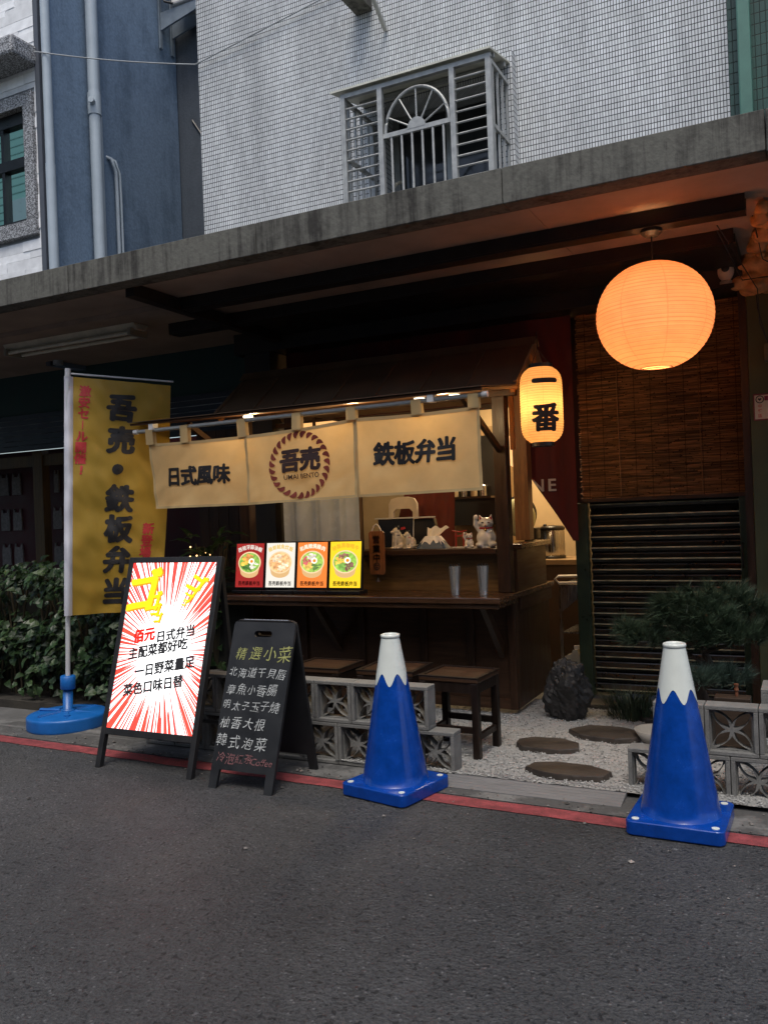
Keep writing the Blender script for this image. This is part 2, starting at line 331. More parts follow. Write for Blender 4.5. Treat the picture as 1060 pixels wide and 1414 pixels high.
def text_mesh(body, h, bold=0.0, shear=0.0, fit=None, gap=1.0, extrude=0, rough=0, seed=0):
    # lettering centred on the origin in xy, h = height of one character
    c = bpy.data.curves.new('lettering', 'FONT'); c.body = body; c.size = 1; c.resolution_u = 3; c.offset = bold if bold <= .013 else 0; c.shear = shear; c.space_character = gap; c.extrude = extrude
    o = bpy.data.objects.new('tmp', c); COL.objects.link(o)
    me = bpy.data.meshes.new_from_object(o.evaluated_get(bpy.context.evaluated_depsgraph_get()))
    bpy.data.objects.remove(o); bpy.data.curves.remove(c)
    xs = [v.co.x for v in me.vertices]; ys = [v.co.y for v in me.vertices]
    cx, cy = (min(xs)+max(xs))/2, (min(ys)+max(ys))/2
    if bold > .013:
        # a heavy brush weight: the outline laid down several times, each pass a hair further out
        bm = bmesh.new()
        for q in range(17 if bold > .04 else 9):
            a = q*math.pi/4; r = 0 if q == 8 else bold*(.5 if q > 8 else 1)
            cp = me.copy()
            for v in cp.vertices: v.co = (v.co.x + r*math.cos(a), v.co.y + r*.8*math.sin(a), 0)
            bm.from_mesh(cp); bpy.data.meshes.remove(cp)
        bm.to_mesh(me); bm.free()
    k = h if not fit else fit/(max(xs)-min(xs))
    for v in me.vertices:
        jx = jy = 0
        if rough:
            q = mnoise.noise_vector(Vector((v.co.x*3.1+seed, v.co.y*3.1, seed*1.7))); jx, jy = q.x*rough, q.y*rough
        v.co = ((v.co.x-cx+jx)*k, (v.co.y-cy+jy)*(k if not fit else h if h else k), v.co.z*k)
    me.materials.clear(); return me
def dice(me, cuts=2):
    bm = bmesh.new(); bm.from_mesh(me); bmesh.ops.triangulate(bm, faces=bm.faces)
    for _ in range(cuts): bmesh.ops.subdivide_edges(bm, edges=[e for e in bm.edges if e.calc_length() > .012], cuts=1)
    bmesh.ops.triangulate(bm, faces=bm.faces); bm.to_mesh(me); bm.free(); return me
def hand_text(body, h, gap, seed, thin=-.003, slant=.15):
    # chalk handwriting: thin strokes, every character with its own tilt, size and baseline
    r = random.Random(seed); ms = []; x = 0
    for ch_ in body:
        k = r.uniform(.86, 1.14); me = text_mesh(ch_, h*k, thin, slant + r.uniform(-.08, .10), rough=.05, seed=r.random()*40)
        w_ = h*gap*(1 if ord(ch_) > 255 else .55); ms.append(shifted(me, x + w_/2, r.uniform(-.09, .09)*h, r.uniform(-.10, .10))); x += w_
    me = merge(ms)
    for v in me.vertices: v.co.x -= x/2
    return me
def put(me, name, m, parent, fn, **kw):
    # fn maps (x, y) of the lettering plane to a point in the parent's space
    for v in me.vertices: v.co = fn(v.co.x, v.co.y)
    me.materials.append(m); return link(name, me, parent, **kw)
def merge(meshes):
    bm = bmesh.new()
    for me in meshes: bm.from_mesh(me); bpy.data.meshes.remove(me)
    me = bpy.data.meshes.new('lettering'); bm.to_mesh(me); bm.free(); return me
def shifted(me, dx, dy, rot=0, k=1):
    c, s = math.cos(rot), math.sin(rot)
    for v in me.vertices: v.co = ((v.co.x*c - v.co.y*s)*k + dx, (v.co.x*s + v.co.y*c)*k + dy, v.co.z)
    return me

# ------------------------------------------------------------------ shared materials
M_asph = asphalt('asphalt')
M_conc = streaked('old_concrete', (.115, .114, .098), (.024, .022, .019), .85, .9, .95, 17)
M_soffit = mat('soffit_panel', (.34, .26, .205), .75, var=.2, scale=3, bump=.05, bscale=20)
M_steel_dark = mat('dark_steel', (.018, .014, .012), .5, var=.4, scale=8, bump=.08)
M_tile = mosaic('white_mosaic', (.69, .715, .725), (.03, .034, .04), .0215, .0425, .0062, .30)
M_green_tile = mosaic('green_mosaic', (.018, .07, .05), (.008, .022, .018), .036, .075, .007, .5)
M_bluewall = streaked('blue_grey_render', (.145, .21, .295), (.085, .13, .19), .8, .5, .9, 4)
M_pvc = mat('grey_pvc', (.36, .42, .47), .4, var=.08, scale=5)
M_granite = granite()
M_blackgloss = mat('black_paint', (.012, .012, .013), .35, var=.3)
M_darkwood_x = wood('dark_wood_x', (.046, .021, .0095), .42, 'x')
M_darkwood_z = wood('dark_wood_z', (.032, .0145, .0065), .42, 'z')
M_darkwood_y = wood('dark_wood_y', (.046, .021, .0095), .42, 'y')
M_counter = wood('counter_wood', (.068, .032, .015), .25, 'x', coat=.4)
M_midwood_x = wood('mid_wood_x', (.17, .095, .032), .4, 'x')
M_orangewood = wood('orange_wood', (.30, .12, .035), .5, 'z')
M_stool = wood('stool_wood', (.012, .007, .005), .38, 'z', .45)
M_stooltop = wood('stool_top_wood', (.042, .021, .011), .4, 'x', .2)
M_blackmat = mat('matt_black', (.010, .010, .011), .55, var=.25, scale=12)
M_chalkboard = mat('chalkboard', (.013, .014, .016), .5, var=.35, scale=5, bump=.03, bscale=120)
M_blueplastic = mat('blue_plastic', (.0015, .043, .27), .20, var=.22, scale=11, bump=.03, bscale=35, coat=0, spec=.45, fine=.08, rvar=.12)
M_whiteplastic = mat('white_plastic', (.62, .66, .62), .3, var=.07, scale=8, coat=.2)
M_cyanplastic = mat('light_blue_plastic', (.006, .105, .37), .4, var=.15, scale=10, bump=.03)
M_block = mat('grey_cement', (.15, .15, .143), .9, var=.22, scale=14, bump=.3, bscale=140, fine=.15)
M_blacktext = mat('black_print', (.012, .011, .012), .6, var=.1)
M_redtext = mat('red_print', (.42, .025, .03), .6, var=.1)
M_alu = mat('brushed_steel', (.42, .41, .39), .28, 1, var=.12, scale=4, stretch=(30, 30, 1))
M_white = mat('white_gloss', (.72, .70, .66), .3, var=.05)
M_cream = mat('cream_plaster', (.50, .39, .24), .85, var=.10, scale=4, bump=.2, bscale=30)
M_maroon = mat('maroon_cloth', (.088, .012, .011), .85, var=.25, scale=5, stretch=(3, 3, .6), bump=.1, bscale=12)

# ================================================================== SETTING
g = MB(); g.box(-40, 30, -30, 60, -.3, 0); structure('road', g, M_asph, 'dark worn asphalt lane in front of the shop')
g = MB()
for i in range(40):
    pass
def ly(x): return 3.895 - .027*x
n = 120; top = []; bot = []
for i in range(n+1):
    x = -12 + 14*i/n
    top.append(g._v((x, ly(x)+.058+rnd.uniform(-.004, .004), .004))); bot.append(g._v((x, ly(x)-.058+rnd.uniform(-.006, .004), .004)))
for i in range(n): g.face((bot[i], bot[i+1], top[i+1], top[i]))
M_redline = mat('worn_red_paint', (.20, .038, .042), .8, var=.45, scale=14, bump=.3, bscale=110, fine=.25)
structure('red_line', g, M_redline, 'worn red no parking line along the lane edge')
g = MB(); g.poly([(-12, ly(-12)+.075, .003), (2, ly(2)+.075, .003), (2, 4.3, .012), (-12, 4.5, .012)])
M_gut = streaked('gutter_concrete', (.062, .062, .061), (.17, .17, .165), .9, 3, .75, 3)
structure('gutter_strip', g, M_gut, 'stained concrete strip behind the red line')
g = MB(); g.box(-12, 2, 4.28, 9, -.1, .008); structure('forecourt', g, mat('forecourt_concrete', (.10, .10, .098), .85, var=.3, scale=5, bump=.2), 'grey concrete floor under the canopy')

# gravel bed of loose chips
M_gravel = mat('pale_gravel', (.26, .26, .25), .9, var=.3, scale=140, bump=.8, bscale=160, fine=.3)
g = MB()
nx, ny = 60, 90
grid = [[g._v((-2.5+2.35*i/nx, 4.24+1.85*j/ny, .034+.006*mnoise.noise(Vector((i*.35, j*.35, 0)))+.004*rnd.random())) for j in range(ny+1)] for i in range(nx+1)]
for i in range(nx):
    for j in range(ny): g.face((grid[i][j], grid[i+1][j], grid[i+1][j+1], grid[i][j+1]))
grv = structure('gravel', g, M_gravel, 'pale grey gravel bed with stepping stones')
M_chip = mat('stone_chip', (.27, .27, .26), .85, var=.1, island=.45)
g = MB()
for k in range(7000):
    x = rnd.uniform(-2.45, -.2); y = 4.24 + 1.75*rnd.random()**1.3
    r = rnd.uniform(.004, .0085); c = Vector((x, y, .042)); q = [c+Vector((r*rnd.uniform(.6, 1.2)*a, r*rnd.uniform(.6, 1.2)*b, r*rnd.uniform(.4, .8)*d)) for a, b, d in ((1,0,0),(0,1,0),(-1,0,0),(0,-1,0),(0,0,1),(0,0,-1))]
    v = [g._v(p) for p in q]
    for i in range(4): g.face((v[i], v[(i+1) % 4], v[4])); g.face((v[(i+1) % 4], v[i], v[5]))
chips = g.build('gravel_chips', M_chip, None, norm=False); tag(chips, 'loose pale gravel chips lying between the stepping stones', 'gravel', kind='stuff')

# ================================================================== TILED BUILDING
B = (-2.7, 6.5, 0)
bt = thing('tiled_building', 'white mosaic tiled upper storey with a barred window above the canopy', 'building', B)
g = MB(B)
X0, X1, Z0, Z1 = -5.03, -.42, 3.0, 6.75
ox0, ox1, oz0, oz1 = -3.14, -2.10, 3.5, 4.86
g.box(X0, ox0, 6.5, 8.4, Z0, Z1); g.box(ox1, X1, 6.5, 8.4, Z0, Z1); g.box(ox0, ox1, 6.5, 8.4, oz1, Z1); g.box(ox0, ox1, 6.5, 8.4, Z0, oz0)
g.box(-2.06, -1.955, 6.40, 6.498, Z0, 4.98)
g.build('tiled_wall', M_tile, bt)
g = MB(B); g.box(ox0, ox1, 7.3, 7.35, oz0, oz1); g.build('window_recess', mat('recess_wall', (.20, .20, .17), .8, var=.3), bt)
g = MB(B)
for x in (ox0+.03, -2.62, ox1-.03): g.box(x-.025, x+.025, 6.72, 6.77, oz0, oz1)
for z in (oz0+.03, 4.1, oz1-.03): g.box(ox0, ox1, 6.725, 6.765, z-.02, z+.02)
g.build('window_frame', mat('aluminium_frame', (.32, .33, .32), .4, .6), bt)
M_glassd = mat('dark_glass', (.02, .024, .026), .08, var=.2)
g = MB(B); g.box(ox0+.05, ox1-.05, 6.742, 6.748, oz0+.03, oz1-.03); g.build('window_pane', M_glassd, bt)
# barred cage
M_bar = mat('painted_bar', (.34, .35, .34), .45, .2, var=.25, scale=16)
cx0, cx1, cy, cz0, cz1 = -3.21, -2.0, 5.97, 3.6, 4.74
cage = MB(B)
for x in (cx0, -2.885, -2.285, cx1): cage.box(x-.02, x+.02, cy-.02, cy+.02, cz0, cz1)
cage.box(cx0-.02, cx1+.02, cy-.018, cy+.018, cz1-.012, cz1+.022)
for x in (cx0, cx1):
    cage.box(x-.02, x+.02, 6.44, 6.48, cz0, cz1); cage.box(x-.015, x+.015, cy+.02, 6.44, cz1-.03, cz1); cage.box(x-.012, x+.012, cy+.02, 6.44, 4.25, 4.28); cage.box(x-.012, x+.012, cy+.02, 6.44, 3.62, 3.65)
cage.box(cx0+.02, cx1-.02, cy-.012, cy+.012, cz0, cz0+.03)
cagef = cage.build('window_cage', M_bar, bt)
g = MB(B)
for z in [3.66+.082*i for i in range(13)]: g.tube([(cx0+.02, cy, z), (-2.905, cy, z)], .008, 6)
g.build('cage_rods', M_bar, cagef); g = MB(B)
for z in [3.66+.082*i for i in range(13)]: g.tube([(-2.265, cy, z), (cx1-.02, cy, z)], .008, 6)
    
g.build('cage_rods', M_bar, cagef)
for x in (cx0, cx1):
    g = MB(B)
    for y in (6.05, 6.16, 6.27, 6.38): g.box(x-.008, x+.008, y-.008, y+.008, cz0, cz1-.03)
    g.build('side_rods', M_bar, cagef)
g = MB(B)
g.box(-2.865, -2.305, cy-.012, cy+.012, 4.335, 4.37); g.box(-2.865, -2.305, cy-.012, cy+.012, 3.845, 3.88)
for i in range(6):
    x = -2.865 + .56*(i+.75)/6.5; g.tube([(x, cy, 3.60), (x, cy, 4.34)], .010, 8)
ac = (-2.585, 4.36)
arc = [(ac[0]+.265*math.cos(t), cy, ac[1]+.31*math.sin(t)) for t in [math.pi*i/24 for i in range(25)]]
g.tube(arc, .013, 8)
for t in (25, 57, 90, 123, 155):
    g.tube([(ac[0]+.06*math.cos(R(t)), cy, ac[1]+.06*math.sin(R(t))), (ac[0]+.26*math.cos(R(t)), cy, ac[1]+.305*math.sin(R(t)))], .007, 6)
g.prism([(ac[0]+.075*math.cos(math.pi*i/12), ac[1]+.08*math.sin(math.pi*i/12)) for i in range(13)], cy-.014, cy+.014)
g.build('sunburst_panel', M_bar, cagef, smooth=False)
g = MB(B)
for a, b, t in ((cy-.09, 6.498, .0),):
    g.prism([(5.92, 4.775), (6.498, 4.90), (6.498, 4.912), (5.92, 4.79)], cx0-.09, cx1+.03, 'yz')
g.build('cage_cover', mat('pale_sheet', (.55, .55, .47), .6, var=.2), cagef)
g = MB(B)
for y, z in ((6.05, 4.80), (6.3, 4.845)): g.box(cx0-.02, cx1+.02, y-.015, y+.015, z-.03, z)
g.build('cover_rail', M_bar, cagef)
# air conditioner pipe stub inside the cage and a bracket high on the wall
g = MB(B); g.tube([(-3.05, 6.3, 3.65), (-3.03, 6.3, 3.95), (-2.98, 6.4, 4.15), (-2.98, 6.5, 4.2)], .014, 8); g.build('drain_hose', mat('beige_hose', (.4, .36, .27), .5), bt, smooth=True)
B2 = (-2.55, 6.2, 5.32)
br = thing('wall_bracket', 'grey slanted metal strut and ledge end at the top of the tiled wall', 'bracket', B2)
g = MB(B2); g.box(-3.34, -3.18, 6.2, 6.497, 5.70, 5.80); g.build('ledge', M_conc, br, bevel=.004)
g = MB(B2); g.bar((-3.06, 6.1, 5.78), (-3.06, 6.485, 5.49), .03, .03); g.build('strut', M_bar, br)

# green tiled neighbour on the right with its pipe
B = (.4, 6.5, 0)
gb = thing('green_building', 'dark green tiled house wall at the top right of the canopy', 'building', B)
g = MB(B); g.box(-.418, 3, 6.5, 8.4, 3.0, 6.8); g.build('tiled_wall', M_green_tile, gb)
g = MB(B); g.box(-.352, -.268, 6.36, 6.497, 3.2, 6.9); g.build('downpipe', mat('pale_green_paint', (.06, .16, .125), .5, var=.2, scale=4), gb, bevel=.01)

# white stone clad house on the left with blue side wall
B = (-7, 6, 0)
wb = thing('white_stone_house', 'house with white split stone front, granite window and blue grey side wall', 'house', B)
def stone_clad():
    m = bpy.data.materials.new('white_split_stone'); nt = nodes_of(m); L = nt.links.new
    out = N(nt, 'ShaderNodeOutputMaterial'); b = N(nt, 'ShaderNodeBsdfPrincipled', inp={'Roughness': .75})
    ge = N(nt, 'ShaderNodeNewGeometry'); mr = N(nt, 'ShaderNodeMapRange', inp={3: .82, 4: 1.08}); L(ge.outputs['Random Per Island'], mr.inputs[0])
    tc = N(nt, 'ShaderNodeTexCoord'); nz = N(nt, 'ShaderNodeTexNoise', inp={'Scale': 12, 'Detail': 6}); L(tc.outputs['Object'], nz.inputs[0])
    r2 = N(nt, 'ShaderNodeMapRange', inp={1: .3, 2: .7, 3: .88, 4: 1.08}); L(nz.outputs[0], r2.inputs[0])
    a = N(nt, 'ShaderNodeMath', operation='MULTIPLY'); L(mr.outputs[0], a.inputs[0]); L(r2.outputs[0], a.inputs[1])
    sc = N(nt, 'ShaderNodeVectorMath', operation='SCALE'); sc.inputs[0].default_value = (.80, .82, .84); L(a.outputs[0], sc.inputs['Scale']); L(sc.outputs[0], b.inputs['Base Color'])
    bp = N(nt, 'ShaderNodeBump', inp={'Strength': .3, 'Distance': .01}); L(nz.outputs[0], bp.inputs['Height']); L(bp.outputs[0], b.inputs['Normal'])
    L(b.outputs[0], out.inputs[0]); return m
g = MB(B); g.box(-12, -7.62, 6.05, 9, 3.2, 9.0); g.box(-6.77, -6.62, 6.05, 9, 3.2, 9.0); g.box(-7.62, -6.77, 6.05, 9, 3.2, 4.43); g.box(-7.62, -6.77, 6.05, 9, 5.59, 9.0); g.box(-7.62, -6.77, 6.6, 9, 4.43, 5.59); g.build('front_wall', mat('stone_backing', (.35, .37, .4), .8), wb)
g = MB(B); z = 3.4
wx0, wx1, wz0, wz1 = -7.7, -6.665, 4.30, 5.70       # granite surround
while z < 7.9:
    h = rnd.choice((.055, .075, .10, .10)); x = -8.6 + rnd.uniform(-.3, 0)
    while x < -6.62:
        w = rnd.uniform(.18, .55); x1 = min(x+w, -6.62)
        if -6.62 - x1 < .1: x1 = -6.62
        d = rnd.uniform(0, .014)
        if not (x1 > wx0 and x < wx1 and z+h > wz0 and z < wz1):
            g.box(x+.001, x1-.001, 6.03-d, 6.06, z+.001, z+h-.001)
        elif x < wx0: g.box(x, wx0, 6.03-d, 6.06, z+.001, z+h-.001)
        elif x1 > wx1+.005 and z+h <= wz1 + .2: g.box(max(x, wx1), x1-.001, 6.03-d, 6.06, z+.001, z+h-.001)
        x = x1
    z += h
g.build('stone_cladding', stone_clad(), wb)
g = MB(B)
g.box(wx0, wx1, 5.98, 6.06, wz0, wz0+.15); g.box(wx0, wx1, 5.98, 6.06, wz1-.13, wz1); g.box(-6.79, wx1, 5.98, 6.06, wz0+.15, wz1-.13); g.box(wx0, -7.6, 5.98, 6.06, wz0+.15, wz1-.13)
g.build('window_surround', M_granite, wb, bevel=.006)
g = MB(B); g.box(-9, -6.60, 5.72, 6.05, 5.93, 6.12); g.build('granite_ledge', M_granite, wb, bevel=.03)
g = MB(B); g.box(-7.6, -6.79, 6.10, 6.12, wz0+.15, wz1-.13); M_mirror = mat('mirror_film', (.62, .80, .72), .02, 1, var=.02, rvar=0); gl = g.build('window_pane', M_mirror, wb)
g = MB(B)
for x0, x1 in ((-6.83, -6.79), (-7.6, -7.56), (-7.20, -7.16)): g.box(x0, x1, 6.06, 6.13, wz0+.15, wz1-.13)
for z0, z1 in ((wz0+.15, wz0+.20), (5.02, 5.12), (wz1-.25, wz1-.13)): g.box(-7.6, -6.79, 6.055, 6.128, z0, z1)
g.build('window_frame', mat('black_frame', (.012, .012, .014), .35, .3), wb)
g = MB(B); g.box(-6.615, -6.5, 6.06, 7.98, 3.0, 9.2); g.build('side_wall', M_bluewall, wb)
g = MB(B); g.box(-6.62, -6.56, 6.0, 6.06, 3.0, 9.2); g.build('corner_trim', mat('dark_trim', (.07, .08, .10), .6), wb)
g = MB(B); g.tube([(-6.49, 6.03, 3), (-6.49, 6.03, 4.95)], .047, 14); g.tube([(-6.49, 6.03, 4.93), (-6.49, 6.03, 9)], .043, 14); g.build('drain_pipe', M_pvc, wb, smooth=True)
g = MB(B); g.tube([(-6.42, 6.57, 3), (-6.42, 6.57, 9)], .058, 16); g.tube([(-6.42, 6.57, 5.62), (-6.42, 6.57, 5.84)], .067, 16); g.tube([(-6.42, 6.57, 5.73), (-6.36, 6.46, 5.73)], .03, 10); dp = g.build('drain_pipe', M_pvc, wb, smooth=True)
g = MB(B); g.tube([(-6.46, 6.68, 3), (-6.46, 6.68, 5.66)], .024, 10); g.tube([(-6.46, 6.68, 5.66), (-6.46, 6.66, 9)], .018, 10); g.build('drain_pipe', M_pvc, wb, smooth=True)
for dy, r in ((0, .020), (.055, .014)):
    g = MB(B); g.tube([(-6.52, 6.80+dy, 5.30), (-6.46, 6.82+dy, 5.27), (-6.45, 6.87+dy, 5.15), (-6.45, 6.88+dy, 4.9), (-6.45, 6.88+dy, 3.5)], r, 10); g.build('conduit', M_pvc, wb, smooth=True)
# back wall of the alley
B = (-5.6, 8, 0)
aw = thing('alley_wall', 'dark blue grey end wall in the gap between the two houses', 'wall', B)
g = MB(B); g.box(-6.612, -4.2, 8.0, 8.2, 3, 9.4); g.build('render', streaked('dark_render', (.06, .075, .095), (.04, .05, .065), .85, .4, .7, 5), aw)
g = MB(B); g.tube([(-6.3, 7.99, 6.1), (-5.9, 7.985, 5.5), (-5.6, 7.985, 5.15), (-5.2, 7.985, 4.9)], .012, 6); g.build('wall_cable', M_blackgloss, aw)
B = (-6.0, 7.8, 7.3)
acu = thing('air_conditioner', 'white outdoor air conditioner unit on steel brackets in the alley gap', 'air conditioner', B)
g = MB(B); g.box(-6.28, -5.5, 7.66, 7.93, 7.27, 7.85); g.build('casing', M_white, acu, bevel=.02)
for i in range(4):
    for j in range(3):
        g = MB(B); g.box(-6.22+.17*i, -6.10+.17*i, 7.654, 7.662, 7.33+.16*j, 7.44+.16*j); g.build('grille', M_blackgloss, acu)
M_brk = mat('galvanised', (.26, .31, .36), .45, .5, var=.2)
for y in (7.70, 7.90):
    g = MB(B); g.prism([(-6.46, 7.05), (-5.7, 7.20), (-5.7, 7.25), (-6.46, 7.25)], y-.012, y+.012); g.bar((-6.475, y, 6.85), (-6.475, y, 7.8), .04, .02, (1, 0, 0)); g.build('bracket', M_brk, acu)
g = MB(B); g.tube([(-6.45, 7.62, 7.8), (-6.42, 7.62, 7.5), (-6.35, 7.64, 7.32), (-6.25, 7.66, 7.28)], .014, 8); g.build('pipe', M_blackgloss, acu)

# wires
g = MB(); g.tube([(-9, 5.0, 5.66), (-7, 4.9, 5.92), (-5, 4.8, 6.25), (-3.2, 4.7, 6.62)], .011, 6)
tag(g.build('overhead_cable', M_blackgloss), 'black overhead cable crossing the top left corner of the street', 'cable')
g = MB(); P0, P1 = Vector((-6.57, 5.95, 6.03)), Vector((-5.03, 6.46, 5.72)); g.tube([P0.lerp(P1, t)+Vector((0, 0, -.10*t*(1-t))) for t in [i/8 for i in range(9)]] + [Vector((-3.6, 6.47, 5.93)), Vector((-1.8, 6.47, 6.1)), Vector((.3, 6.47, 6.35))], .006, 6)
tag(g.build('overhead_wire', mat('pale_wire', (.3, .32, .33), .6)), 'thin pale wire strung from the white house across the tiled wall', 'wire')

# building on the other side of the lane (behind the viewer; it shades the lane and shows in panes)
B = (-5, -3, 0)
ob = thing('opposite_building', 'pale green sided house across the lane behind the viewer, seen only in reflections', 'building', B)
g = MB(B); g.box(-13.9, 12, -5, -3.4, 0, 6.0); g.build('wall', mat('grey_render', (.22, .22, .22), .85, var=.2), ob)
g = MB(B); g.box(-24, -13.92, -5, -3.4, 0, 2.6); g.build('base_wall', mat('dark_render', (.12, .12, .12), .85), ob)
def siding():
    m = bpy.data.materials.new('green_siding'); nt = nodes_of(m); L = nt.links.new
    out = N(nt, 'ShaderNodeOutputMaterial'); b = N(nt, 'ShaderNodeBsdfPrincipled', inp={'Roughness': .6})
    tc = N(nt, 'ShaderNodeTexCoord'); sx = N(nt, 'ShaderNodeSeparateXYZ'); L(tc.outputs['Object'], sx.inputs[0])
    d = N(nt, 'ShaderNodeMath', operation='DIVIDE', inp={1: .20}); L(sx.outputs[2], d.inputs[0]); f = N(nt, 'ShaderNodeMath', operation='FRACT'); L(d.outputs[0], f.inputs[0])
    r = N(nt, 'ShaderNodeValToRGB'); r.color_ramp.interpolation = 'CONSTANT'; e = r.color_ramp.elements; e[0].color = (.10, .2, .15, 1); e[1].position = .16; e[1].color = (.52, .74, .62, 1); L(f.outputs[0], r.inputs[0]); L(r.outputs[0], b.inputs['Base Color']); L(b.outputs[0], out.inputs[0]); return m
g = MB(B); g.box(-24, -13.92, -5, -3.4, 2.61, 14); g.build('siding', siding(), ob)
g = MB(B); g.box(-17.8, -16.9, -3.39, -2.9, 8.9, 9.6); g.build('air_conditioner', M_white, ob, bevel=.02)

# ================================================================== CANOPY
B = (-3, 4.3, 3)
cn = thing('concrete_canopy', 'long weathered concrete canopy slab over the shop fronts', 'canopy', B)
fa = MB(B); x = -12.0
while x < .05:
    x1 = min(x + 1.52, -.13); fa.box(x+.002, x1-.002, 4.20, 4.34, 3.0, 3.185); x = x1
    if x >= -.14: break
fa.box(-.128, 1.2, 4.19, 4.34, 2.99, 3.18); fa.box(-12, 1.2, 4.34, 6.497, 3.12, 3.18)
fa.build('fascia', M_conc, cn, bevel=.004)
g = MB(B); g.box(-12, 1.2, 4.345, 4.40, 3.02, 3.062); g.build('drip_edge', mat('rust_brown_edge', (.12, .075, .05), .8, var=.3), cn)
g = MB(B)
for i in range(9):
    g.box(-11.8+1.5*i, -10.304+1.5*i, 4.342, 6.497, 3.04, 3.118)
g.build('soffit_panel', M_soffit, cn)
for (ya, yb, xa, xb) in ((4.84, 4.95, -4.0, -.26), (5.43, 5.56, -4.6, -.36)):
    g = MB(B); g.box(xa, xb, ya, ya+.012, 2.965, 3.039); g.box(xa, xb, ya, yb, 2.95, 2.964); g.box(xa, xb, yb-.012, yb, 2.965, 3.039)
    g.build('steel_beam', M_steel_dark, cn)
g = MB(B); g.bar((-4.03, 4.38, 3.0), (-4.0, 6.1, 2.96), .075, .085); g.build('steel_beam', M_steel_dark, cn)
g = MB(B); g.box(-12, -4.2, 4.9, 5.05, 3.0, 3.039); g.build('soffit_batten', M_soffit, cn)
g = MB(B); g.box(-4.45, -.36, 6.1, 6.498, 2.86, 3.039); g.build('lintel', M_steel_dark, cn)
g = MB(B); g.box(-3.9, -.36, 5.562, 6.098, 2.975, 3.038); g.build('shade_panel', M_steel_dark, cn)  # added dark sheet that stands in for the shade behind the second beam

# fluorescent fitting, unlit
B = (-5.5, 5.3, 3.05)
fl = thing('fluorescent_lamp', 'dusty unlit twin fluorescent lamp fitting under the left canopy', 'lamp', B)
g = MB(B); g.prism([(5.22, 3.039), (5.26, 2.99), (5.36, 2.99), (5.40, 3.039)], -6.28, -4.78, 'yz'); g.build('housing', mat('dusty_white', (.60, .57, .46), .6, var=.2), fl, bevel=.004)
for y in (5.24, 5.38):
    g = MB(B); g.tube([(-6.22, y, 2.965), (-4.84, y, 2.965)], .016, 10); g.build('tube', mat('tube_glass', (.72, .70, .58), .25, var=.05), fl, smooth=True)
M_hold = mat('dusty_grey', (.32, .30, .24), .6)
for x in (-6.24, -4.82):
    g = MB(B); g.box(x-.015, x+.015, 5.21, 5.41, 2.94, 3.0); g.build('lamp_holder', M_hold, fl)

# ================================================================== DARK SHOP ON THE LEFT
B = (-6.5, 6.4, 0)
ds = thing('dark_shop_front', 'unlit neighbouring shop front with teal signboard and wooden door frames', 'shop front', B)
g = MB(B); g.box(-12, -4.42, 6.4, 6.46, 2.62, 3.08); g.build('signboard', mat('dark_teal', (.010, .045, .045), .6, var=.2), ds)
g = MB(B)
for i in range(7): g.box(-12, -4.42, 6.36-.008*(i % 2), 6.41, 2.24+.054*i, 2.288+.054*i)
g.build('rolled_shutter', mat('navy_shutter', (.020, .026, .045), .4, .2, var=.2), ds)
M_brownframe = wood('brown_frame', (.10, .065, .028), .55, 'z')
for x in (-7.36, -8.6, -5.9):
    g = MB(B); g.box(x-.07, x+.07, 6.5, 6.6, 0, 2.24); g.build('door_post', M_brownframe, ds, bevel=.004)
g = MB(B); g.box(-12, -4.42, 6.52, 6.6, 2.08, 2.2); g.build('transom', M_brownframe, ds)
g = MB(B); g.box(-12, -4.42, 6.95, 7.0, 0, 2.3); g.build('back_panel', mat('dark_red_panel', (.055, .006, .010), .6, var=.2), ds)
M_card = mat('grey_card', (.22, .21, .20), .8, var=.35, scale=30)
for j, z in enumerate((1.93, 1.52, 1.12)):
    for i, x in enumerate((-7.56, -7.36, -7.16, -8.2, -8.4)):
        w = .07 if (i or j) else .035
        g = MB(B); g.prism([(x-w, z-.12), (x+w, z-.12), (x+w, z+.02), (x+w*.9, z+.08), (x+w*.75, z+.13), (x+w*.4, z+.085), (x-w*.4, z+.085), (x-w*.75, z+.13), (x-w*.9, z+.08), (x-w, z+.02)], 6.93, 6.948); g.build('cat_cutout', M_card, ds)

# timber board wall between the two shops and pillar
B = (-4.3, 6.5, 0)
bw = thing('board_wall', 'dark vertical timber boarding beside the food stall', 'wall', B)
g = MB(B)
for i in range(6): g.box(-4.98+.11*i, -4.875+.11*i, 6.2, 6.24, 0, 2.24)
g.build('boards', M_darkwood_z, bw)
B = (-4.2, 6.3, 0)
pl = thing('shop_pillar', 'dark square pillar behind the left end of the stall roof', 'pillar', B)
g = MB(B); g.box(-4.36, -4.1, 6.12, 6.4, 0, 2.95); g.build('shaft', M_steel_dark, pl)

